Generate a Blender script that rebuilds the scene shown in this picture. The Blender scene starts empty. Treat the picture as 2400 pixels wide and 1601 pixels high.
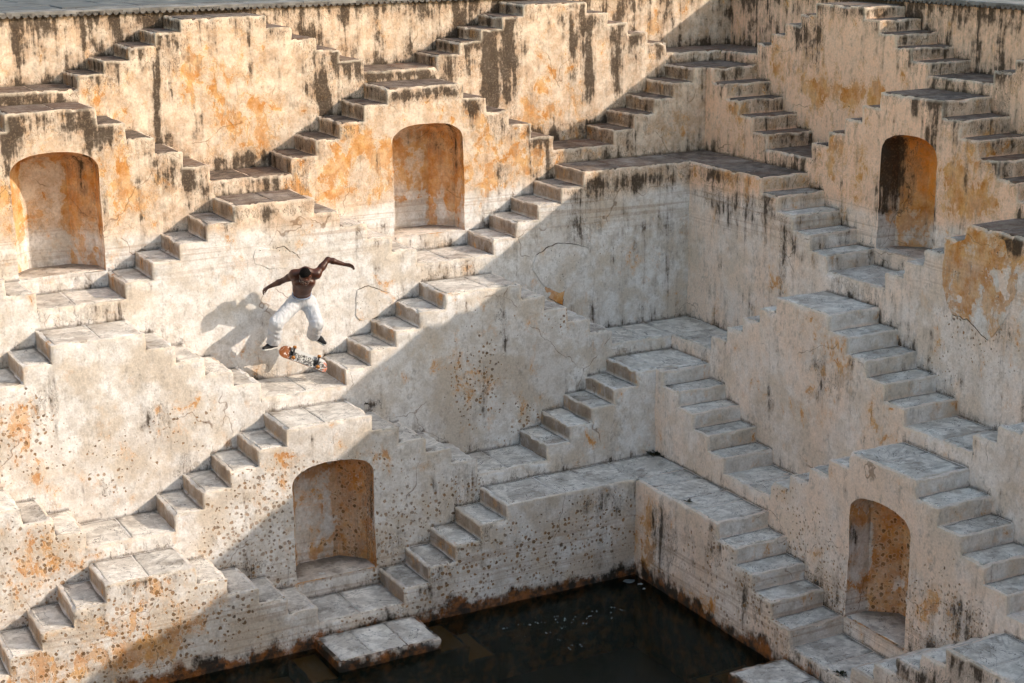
import bpy, bmesh, math, random
import numpy as np
from mathutils import Vector, Matrix

# ------------------------------------------------------------------ camera, sky, sun, exposure
scene = bpy.context.scene
col = scene.collection
random.seed(7)
rng = np.random.default_rng(11)

cam_data = bpy.data.cameras.new("camera")
cam = bpy.data.objects.new("camera", cam_data)
col.objects.link(cam)
cam_data.sensor_width = 36.0
cam_data.lens = 3851.05 / 2400.0 * 36.0
cam_data.clip_end = 3000.0
yaw, pitch, roll = math.radians(28.432), math.radians(-15.043), math.radians(-0.518)
fw = Vector((math.sin(yaw) * math.cos(pitch), math.cos(yaw) * math.cos(pitch), math.sin(pitch)))
rt0 = Vector((math.cos(yaw), -math.sin(yaw), 0.0))
up0 = rt0.cross(fw)
rt = rt0 * math.cos(roll) + up0 * math.sin(roll)
up = -rt0 * math.sin(roll) + up0 * math.cos(roll)
CAM = Vector((-17.673, -24.342, 1.455))
m = Matrix((rt, up, -fw)).transposed().to_4x4()
m.translation = CAM
cam.matrix_world = m
scene.camera = cam

SUN_TO = Vector((1.62, -1.25, 1.0)).normalized()
SUN_EL = math.asin(SUN_TO.z)
SUN_AZ = math.atan2(SUN_TO.x, SUN_TO.y)
world = bpy.data.worlds.new("World")
scene.world = world
world.use_nodes = True
wn = world.node_tree.nodes
wl = world.node_tree.links
sky = wn.new("ShaderNodeTexSky")
sky.sky_type = 'NISHITA'
sky.sun_disc = False
sky.sun_elevation = SUN_EL
sky.sun_rotation = SUN_AZ
sky.air_density = 1.6
sky.dust_density = 1.8
sky.ozone_density = 0.0
bg = wn["Background"]
bg.inputs[1].default_value = 0.14
wl.new(sky.outputs[0], bg.inputs[0])

sun_data = bpy.data.lights.new("sun", 'SUN')
sun_data.energy = 2.7
sun_data.angle = math.radians(0.45)
sun_data.color = (0.96, 0.83, 0.69)
sun = bpy.data.objects.new("sun", sun_data)
col.objects.link(sun)
sun.rotation_euler = (-SUN_TO).to_track_quat('-Z', 'Y').to_euler()

scene.view_settings.view_transform = 'Standard'
scene.view_settings.look = 'None'
scene.view_settings.gamma = 1.0
scene.view_settings.exposure = 0.70
scene.render.engine = 'CYCLES'
scene.cycles.use_denoising = True
scene.cycles.max_bounces = 8
scene.cycles.diffuse_bounces = 5
scene.cycles.glossy_bounces = 2
scene.cycles.use_adaptive_sampling = True
scene.cycles.adaptive_threshold = 0.05
scene.cycles.adaptive_min_samples = 12
scene.cycles.caustics_reflective = False
scene.cycles.caustics_refractive = False

# ------------------------------------------------------------------ node helpers
class NT:
    def __init__(self, name):
        self.mat = bpy.data.materials.new(name)
        self.mat.use_nodes = True
        self.t = self.mat.node_tree
        self.b = self.t.nodes["Principled BSDF"]
    def n(self, typ, ins=None, **props):
        nd = self.t.nodes.new(typ)
        for k, v in props.items():
            setattr(nd, k, v)
        for k, v in (ins or {}).items():
            self.put(nd.inputs[k], v)
        return nd
    def put(self, sock, v):
        if isinstance(v, bpy.types.NodeSocket):
            self.t.links.new(v, sock)
        elif isinstance(v, (tuple, list)) and len(v) == 3 and sock.type == 'RGBA':
            sock.default_value = (*v, 1.0)
        else:
            sock.default_value = v
    def m(self, op, a, b=0.0, c=0.0, clamp=False):
        nd = self.n("ShaderNodeMath", {0: a, 1: b, 2: c}, operation=op, use_clamp=clamp)
        return nd.outputs[0]
    def add(self, *xs):
        r = xs[0]
        for x in xs[1:]:
            r = self.m('ADD', r, x)
        return r
    def mul(self, *xs):
        r = xs[0]
        for x in xs[1:]:
            r = self.m('MULTIPLY', r, x)
        return r
    def ss(self, x, lo, hi, a=0.0, b=1.0):
        nd = self.n("ShaderNodeMapRange", {0: x, 1: lo, 2: hi, 3: a, 4: b}, interpolation_type='SMOOTHSTEP')
        return nd.outputs[0]
    def lin(self, x, lo, hi, a=0.0, b=1.0):
        return self.n("ShaderNodeMapRange", {0: x, 1: lo, 2: hi, 3: a, 4: b}).outputs[0]
    def mix(self, f, a, b, blend='MIX'):
        nd = self.t.nodes.new("ShaderNodeMix")
        nd.data_type = 'RGBA'
        nd.blend_type = blend
        self.put(nd.inputs[0], f); self.put(nd.inputs[6], a); self.put(nd.inputs[7], b)
        return nd.outputs[2]
    def pos(self):
        if not hasattr(self, '_p'):
            self._g = self.n("ShaderNodeNewGeometry")
            self._p = self._g.outputs['Position']
        return self._p
    def vec(self, scale=(1, 1, 1), off=(0, 0, 0), v=None):
        nd = self.n("ShaderNodeMapping", {0: v or self.pos(), 1: off, 3: scale})
        return nd.outputs[0]
    def noise(self, scale, detail=4, rough=0.55, v=None, dist=0.0):
        nd = self.n("ShaderNodeTexNoise", {'Vector': v or self.pos(), 'Scale': scale, 'Detail': detail, 'Roughness': rough, 'Distortion': dist})
        return nd.outputs[0]
    def vor(self, scale, feature='F1', v=None, rnd=1.0):
        return self.n("ShaderNodeTexVoronoi", {'Vector': v or self.pos(), 'Scale': scale, 'Randomness': rnd}, feature=feature)
    def bump(self, h, strength=0.4, dist=0.02, prev=None):
        ins = {'Strength': strength, 'Distance': dist, 'Height': h}
        if prev is not None: ins['Normal'] = prev
        return self.n("ShaderNodeBump", ins).outputs[0]
    def out(self, color, rough=0.9, normal=None, spec=0.2):
        self.put(self.b.inputs['Base Color'], color)
        self.put(self.b.inputs['Roughness'], rough)
        self.b.inputs['Specular IOR Level'].default_value = spec
        if normal is not None: self.put(self.b.inputs['Normal'], normal)
        return self.mat

def simple(name, c, rough=0.7, var=0.15, scale=20, spec=0.3, metal=0.0):
    t = NT(name)
    n = t.noise(scale, 5)
    f = t.lin(n, 0.3, 0.7, 1 - var, 1 + var)
    cc = t.mix(1.0, c, t.n("ShaderNodeCombineColor", {0: f, 1: f, 2: f}).outputs[0], 'MULTIPLY')
    t.b.inputs['Metallic'].default_value = metal
    return t.out(cc, rough, t.bump(n, 0.2, 0.004), spec)

# ------------------------------------------------------------------ plaster of the well
def make_plaster():
    t = NT("weathered_plaster")
    P = t.pos()
    sep = t.n("ShaderNodeSeparateXYZ", {0: P})
    z = sep.outputs[2]
    paint = t.n("ShaderNodeAttribute", attribute_name="paint")
    ps = t.n("ShaderNodeSeparateColor", {0: paint.outputs['Color']})
    po, pd, pp, pe = ps.outputs[0], ps.outputs[1], ps.outputs[2], paint.outputs['Alpha']
    dist = t.n("ShaderNodeAttribute", attribute_name="dist")
    ds = t.n("ShaderNodeSeparateXYZ", {0: dist.outputs['Vector']})
    below, above, rowf = ds.outputs[0], ds.outputs[1], ds.outputs[2]

    n1 = t.noise(0.9, 3, 0.6)
    n2 = t.noise(4.5, 4, 0.68)
    nf = t.noise(34, 1, 0.7)
    no = t.noise(2.9, 6, 0.72, t.vec((1, 1, 0.75), (3.1, 7.7, 1.2)), 0.25)
    nS = t.noise(1.0, 5, 0.62, t.vec((8.5, 8.5, 0.55)))
    nD = t.noise(4.2, 4, 0.72, t.vec((1, 1, 0.7), (9.2, 1.4, 5.0)))
    nsp = t.noise(17, 2, 0.75, t.vec((1, 1, 0.6)))

    U = t.ss(t.add(z, t.m('MULTIPLY', t.m('SUBTRACT', n1, 0.5), 0.7), t.mul(t.m('SUBTRACT', n2, 0.5), 0.25)), -3.12, -2.86)
    cream = t.mix(t.ss(n2, 0.36, 0.64), (0.60, 0.435, 0.31), (0.77, 0.635, 0.51))
    lime = t.mix(t.ss(n2, 0.36, 0.60), (0.65, 0.605, 0.56), (0.80, 0.775, 0.755))
    beige = t.mix(t.ss(t.noise(1.4, 4, 0.62, t.vec((1, 1, 1), (7, 3, 1))), 0.47, 0.62), lime, (0.63, 0.555, 0.475))
    bounce_shade_grime = t.n("ShaderNodeAttribute", attribute_name="bounce_shade_grime").outputs['Fac']
    beige = t.mix(t.mul(bounce_shade_grime, t.ss(t.noise(1.1, 4, .65, t.vec((1, 1, .7), (5, 2, 9))), .36, .62, .85, .28)), beige, (0.87, 0.68, 0.55))  # B wall: pinker plaster, tinted further to stand in for warm bounce light
    cream = t.mix(t.mul(bounce_shade_grime, t.ss(n2, .3, .6, .95, .75)), cream, (0.92, 0.615, 0.435))  # same bounce light painted into the cream tiers of B
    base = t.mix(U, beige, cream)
    base = t.mix(t.mul(t.m('MULTIPLY', bounce_shade_grime, -1.0, clamp=True), t.ss(nD, .35, .6, .55, .85)), base, t.mix(n2, (0.17, 0.115, 0.078), (0.31, 0.225, 0.16)))  # A-side risers: brown grime, deepened to stand in for shade
    # grain and grey soiling
    base = t.mix(t.mul(t.ss(nsp, 0.55, 0.73), 0.30), base, (0.24, 0.195, 0.155))
    base = t.mix(t.mul(t.ss(t.noise(2.6, 4, 0.7, t.vec((1.3, 1.3, .6), (1, 5, 3))), 0.50, 0.66), t.ss(nsp, .42, .62), 0.36), base, (0.24, 0.205, 0.175))
    veil = t.ss(t.noise(0.75, 4, .62, t.vec((1, 1, .8), (4, 8, 2))), .46, .62)
    base = t.mix(t.mul(veil, t.ss(z, -5.4, -4.6, .24, .12)), base, (0.42, 0.335, 0.26))
    # tide lines
    nb = t.noise(1.0, 3, 0.6, t.vec((0.35, 0.35, 17)))
    band = t.mul(t.ss(nb, 0.50, 0.62), t.add(t.mul(t.ss(z, -3.9, -3.2), t.ss(z, -2.85, -2.98)), t.mul(t.ss(z, -7.1, -7.35), 1.0)))
    base = t.mix(t.mul(band, 0.40), base, (0.36, 0.23, 0.15))
    # ochre limewash showing through
    oc = t.add(t.mul(no, 0.9), t.mul(po, 0.155), t.mul(U, 0.022))
    mo = t.ss(oc, 0.592, 0.628)
    ocol = t.mix(t.ss(n2, 0.40, 0.62), (0.52, 0.205, 0.040), (0.66, 0.36, 0.13))
    base = t.mix(t.mul(t.ss(oc, 0.515, 0.635), 0.42), base, (0.70, 0.42, 0.19))
    base = t.mix(t.mul(mo, t.ss(nD, .34, .6, .95, .45)), base, ocol)
    rim = t.mul(t.ss(t.m('ABSOLUTE', t.m('SUBTRACT', oc, 0.56)), 0.012, 0.004), t.add(0.25, t.mul(U, 0.4)))
    base = t.mix(t.mul(t.ss(po, 1.7, 2.5), t.ss(nD, .3, .6, .9, .5)), base, (0.78, 0.29, 0.045))
    base = t.mix(t.mul(rim, 0.5), base, (0.36, 0.17, 0.06))
    # hairline cracks
    vc = t.vor(0.8, 'DISTANCE_TO_EDGE', t.n("ShaderNodeMix", {0: 0.35, 4: P, 5: t.n("ShaderNodeTexNoise", {'Vector': P, 'Scale': 2.0, 'Detail': 3.0}).outputs[1]}, data_type='VECTOR').outputs[1])
    ck = t.mul(t.ss(vc.outputs[0], 0.0045, 0.001), t.ss(n1, 0.52, 0.58))
    base = t.mix(t.mul(ck, 0.6), base, (0.16, 0.085, 0.04))
    # black biological streaks and blotches, hanging from the tops
    drip = t.mul(t.m('POWER', 2.718, t.mul(below, -3.2)), rowf)
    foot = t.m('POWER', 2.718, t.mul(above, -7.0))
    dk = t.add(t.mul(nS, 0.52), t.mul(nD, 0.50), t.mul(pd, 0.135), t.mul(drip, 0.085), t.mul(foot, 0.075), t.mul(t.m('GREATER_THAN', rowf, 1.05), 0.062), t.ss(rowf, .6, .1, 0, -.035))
    md = t.mul(t.ss(dk, 0.61, 0.69), t.ss(nf, 0.28, 0.52, 0.72, 1.0))
    base = t.mix(t.mul(t.ss(dk, 0.53, 0.675), 0.50), base, (0.17, 0.12, 0.085))
    crust = t.mul(t.ss(t.m('ABSOLUTE', t.m('SUBTRACT', dk, 0.572)), 0.010, 0.003), t.ss(t.add(pd, drip, foot), .25, .8))
    base = t.mix(t.mul(crust, 0.65), base, (0.05, 0.038, 0.028))
    base = t.mix(t.mul(md, 0.88), base, t.mix(n2, (0.016, 0.011, 0.008), (0.062, 0.043, 0.030)))
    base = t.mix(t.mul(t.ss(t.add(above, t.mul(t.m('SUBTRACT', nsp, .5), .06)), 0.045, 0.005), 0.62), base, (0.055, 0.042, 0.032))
    # worn light arrises
    base = t.mix(t.mul(pe, t.ss(n2, 0.36, 0.6, 0.25, 0.75)), base, (0.72, 0.62, 0.50))
    # pits left by lichen
    reg = t.add(t.mul(pp, 0.75), t.mul(t.ss(z, -6.6, -7.6), 0.22), t.mul(t.m('SUBTRACT', n2, 0.5), 1.5))
    wv = t.n("ShaderNodeMix", {0: 0.05, 4: P, 5: t.n("ShaderNodeTexNoise", {'Vector': P, 'Scale': 17.0, 'Detail': 2.0}).outputs[1]}, data_type='VECTOR').outputs[1]
    v1 = t.vor(16.0, 'F1', wv, 0.88)
    rr = t.n("ShaderNodeSeparateColor", {0: v1.outputs['Color']})
    rad = t.mul(t.ss(reg, 0.0, 0.6), t.lin(rr.outputs[0], 0, 1, 0.14, 0.44))
    pit = t.ss(t.m('SUBTRACT', v1.outputs[0], rad), 0.03, -0.05)
    lip = t.mul(t.ss(t.m('ABSOLUTE', t.m('SUBTRACT', v1.outputs[0], t.add(rad, 0.10))), 0.10, 0.02), t.ss(reg, 0.2, 0.6))
    base = t.mix(t.mul(lip, 0.35), base, (0.66, 0.58, 0.48))
    base = t.mix(t.mul(pit, t.lin(rr.outputs[1], 0, 1, 0.45, 0.95)), base, t.mix(rr.outputs[2], (0.13, 0.075, 0.038), (0.36, 0.20, 0.085)))
    # rust brown slime at the waterline
    zz = t.add(z, t.mul(t.m('SUBTRACT', nD, 0.5), 0.75), t.mul(t.m('SUBTRACT', n1, 0.5), 0.5))
    ru = t.ss(zz, -8.0, -8.16)
    base = t.mix(t.mul(ru, 0.95), base, t.mix(t.ss(n2, 0.42, 0.66), (0.014, 0.009, 0.005), (0.27, 0.09, 0.014)))
    # faint fine grain
    g = t.lin(nf, 0.25, 0.75, 0.87, 1.10)
    base = t.mix(1.0, base, t.n("ShaderNodeCombineColor", {0: g, 1: g, 2: g}).outputs[0], 'MULTIPLY')
    h = t.add(t.mul(n2, 0.9), t.mul(nf, 0.22), t.mul(pit, -0.8), t.mul(mo, -0.30))
    return t.out(base, t.lin(ru, 0, 1, 0.92, 0.45), t.bump(h, 0.55, 0.02), 0.15)

def make_stone():
    t = NT("weathered_flagstone")
    P = t.pos()
    z = t.n("ShaderNodeSeparateXYZ", {0: P}).outputs[2]
    oi = t.n("ShaderNodeObjectInfo")
    r = oi.outputs['Random']
    ang = t.lin(r, 0, 1, -1.1, 1.1)
    rv = t.n("ShaderNodeVectorRotate", {'Vector': P, 'Angle': ang}, rotation_type='Z_AXIS').outputs[0]
    off = t.n("ShaderNodeCombineXYZ", {0: t.mul(r, 37), 1: t.mul(r, 91), 2: 0.0}).outputs[0]
    rv = t.n("ShaderNodeVectorMath", {0: rv, 1: off}, operation='ADD').outputs[0]
    ns = t.noise(1.0, 4, 0.66, t.vec((3.0, 16.0, 3.0), v=rv), 0.8)
    n2 = t.noise(6, 4, 0.68, rv)
    n3 = t.noise(1.8, 3, 0.6, rv)
    nf = t.noise(45, 1, 0.7)
    U = t.ss(t.add(z, t.mul(t.m('SUBTRACT', n3, .5), .8)), -3.3, -2.5)
    lo = t.mix(t.ss(n2, 0.36, 0.62), (0.60, 0.545, 0.48), (0.84, 0.785, 0.71))
    hi = t.mix(t.ss(n2, 0.38, 0.62), t.mix(r, (0.085, 0.066, 0.056), (0.165, 0.095, 0.065)), (0.26, 0.205, 0.165))
    base = t.mix(U, lo, hi)
    dkm = t.mul(t.ss(ns, 0.53, 0.68), t.lin(U, 0, 1, 0.30, 0.6))
    base = t.mix(dkm, base, (0.075, 0.066, 0.058))
    base = t.mix(t.mul(t.ss(n3, 0.54, 0.68), 0.45), base, t.mix(U, (0.24, 0.19, 0.15), (0.16, 0.085, 0.05)))
    ckn = t.noise(1.6, 5, 0.62, rv, 1.2)
    ck = t.ss(t.m('ABSOLUTE', t.m('SUBTRACT', ckn, 0.5)), 0.006, 0.002)
    base = t.mix(t.mul(ck, 0.7), base, (0.05, 0.042, 0.036))
    da = t.n("ShaderNodeAttribute", attribute_name="dirt").outputs['Fac']
    base = t.mix(t.mul(t.ss(t.add(da, t.mul(t.m('SUBTRACT', n2, .5), 1.6)), .35, .95), .72), base, (0.075, 0.058, 0.045))
    base = t.mix(t.mul(t.ss(t.noise(2.2, 4, .7, t.vec((1, 1, 1), (3, 3, 3))), .49, .62), t.ss(n2, .38, .58), .60), base, t.mix(r, (0.13, 0.10, 0.075), (0.23, 0.165, 0.115)))
    base = t.mix(t.ss(z, -8.1, -8.2), base, (0.42, 0.19, 0.055))
    g = t.lin(t.add(t.mul(nf, .6), t.mul(r, .35)), 0.25, 0.75, 0.82, 1.14)
    base = t.mix(1.0, base, t.n("ShaderNodeCombineColor", {0: g, 1: g, 2: g}).outputs[0], 'MULTIPLY')
    h = t.add(t.mul(ns, 0.8), t.mul(n2, 0.6), t.mul(nf, 0.2))
    return t.out(base, 0.72, t.bump(h, 0.55, 0.016), 0.25)

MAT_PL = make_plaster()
MAT_ST = make_stone()
MAT_PAVE = simple("pavement_stone", (0.115, 0.12, 0.125), 0.8, 0.35, 3.0)
MAT_CRACK = simple("crack_dark", (0.085, 0.058, 0.038), 0.95, 0.3, 30)

# ------------------------------------------------------------------ object helpers
def link(name, me, parent=None, mat=None):
    o = bpy.data.objects.new(name, me)
    col.objects.link(o)
    if parent is not None: o.parent = parent
    if mat is not None and me is not None and not me.materials: me.materials.append(mat)
    return o
def empty(name, loc, label, cat, group=None):
    # parts are written in world coordinates, so the Empty only marks the base: children are offset back
    o = bpy.data.objects.new(name, None)
    o.empty_display_size = 0.2
    col.objects.link(o)
    o.location = loc
    tag(o, label, cat, group)
    return o
def tag(o, label=None, cat=None, group=None, kind=None):
    if label: o['label'] = label
    if cat: o['category'] = cat
    if group: o['group'] = group
    if kind: o['kind'] = kind
    return o
def child(name, me, parent, mat=None):
    o = link(name, me, parent, mat)
    if parent is not None:
        pw = parent.location.copy()
        p = parent.parent
        while p is not None:
            pw += p.location; p = p.parent
        o.location = -pw if parent.type == 'EMPTY' else (0, 0, 0)
    return o
def mesh(name, verts, faces, smooth=False):
    me = bpy.data.meshes.new(name)
    me.from_pydata([tuple(map(float, v)) for v in verts], [], [tuple(f) for f in faces])
    if smooth: me.shade_smooth()
    me.update()
    return me

# smooth world-space wobble
_K = rng.normal(size=(30, 3)); _K /= np.linalg.norm(_K, axis=1)[:, None]
_W = np.concatenate([np.full(10, 7.0), np.full(10, 17.0), np.full(10, 42.0)])
_A = np.concatenate([np.full(10, .0016), np.full(10, .0013), np.full(10, .0009)])
_PH = rng.uniform(0, 6.28, size=(30, 3))
def wob(P):
    d = P @ (_K * _W[:, None]).T
    return np.stack([(np.sin(d + _PH[:, i]) * _A).sum(1) for i in range(3)], 1)
def wob1(P, k):
    d = P @ (_K * _W[:, None] * k).T
    return (np.sin(d + _PH[:, 0]) * np.sqrt(_A / _A[0])).sum(1) / 3.2

# ------------------------------------------------------------------ survey of the well (metres)
YA = [-0.034, -0.871, -1.751, -2.645, -3.533, -4.406, -5.242, -6.09]
YB = [-0.011, -0.833, -1.741, -2.640, -3.541, -4.415, -5.297, -6.16]
ZT = [0.0, -0.167, -1.252, -2.629, -4.050, -5.399, -6.746, -8.09]
RS = [0.2, 0.181, 0.230, 0.228, 0.227, 0.227, 0.230, 0.225]
PER2 = 5.588 / 2
OFF = {'A': -4.112, 'B': -3.938}
FL = {('A',1,-2,0):(-10.361,.388),('A',1,-2,1):(-9.05,.385),('A',1,0,0):(-4.701,.387),('A',1,0,1):(-3.506,.393),('A',2,-3,0):(-13.142,.392),
('A',2,-3,1):(-11.899,.394),('A',2,-1,0):(-7.516,.392),('A',2,-1,1):(-6.252,.399),('A',2,1,0):(-1.967,.386),('A',3,-2,0):(-10.314,.398),
('A',3,-2,1):(-9.113,.399),('A',3,0,0):(-4.632,.399),('A',4,-3,0):(-13.161,.384),('A',4,-3,1):(-11.917,.391),('A',4,-1,0):(-7.501,.397),
('A',4,-1,1):(-6.24,.398),('A',5,-2,0):(-10.334,.402),('A',5,-2,1):(-9.087,.405),('A',5,0,0):(-4.737,.389),('A',6,-3,0):(-13.115,.411),
('A',6,-3,1):(-11.954,.41),('A',6,-1,0):(-7.427,.405),('B',1,0,1):(-3.418,.377),('B',1,0,0):(-4.566,.369),('B',2,-1,1):(-6.071,.374),
('B',2,-1,0):(-7.342,.371),('B',2,1,0):(-1.916,.382),('B',3,-2,1):(-8.853,.37),('B',3,0,0):(-4.518,.399),('B',4,-3,1):(-11.708,.392),
('B',4,-1,1):(-6.127,.383),('B',4,-1,0):(-7.314,.397),('B',5,-2,1):(-8.874,.396),('B',5,-2,0):(-10.119,.4),('B',5,0,0):(-4.591,.398),
('B',6,-3,1):(-11.699,.394),('B',6,-1,0):(-7.269,.411),('A',7,-2,0):(-10.385,.39),('A',7,-2,1):(-8.90,.42),('B',7,-2,1):(-8.80,.42)}
def fl(w, n, p, side):
    if (w, n, p, side) in FL: return FL[(w, n, p, side)]
    return (OFF[w] + p * PER2 + (0.6145 if side else -0.6145), 0.392)
def PL(w, n): return YA[n] if w == 'A' else YB[n]          # plane of the face of row n
def CO(w, n): return YB[n] if w == 'A' else YA[n]          # where that face meets the other wall
def W3(w, s, q, z): return (s, q, z) if w == 'A' else (q, s, z)

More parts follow.
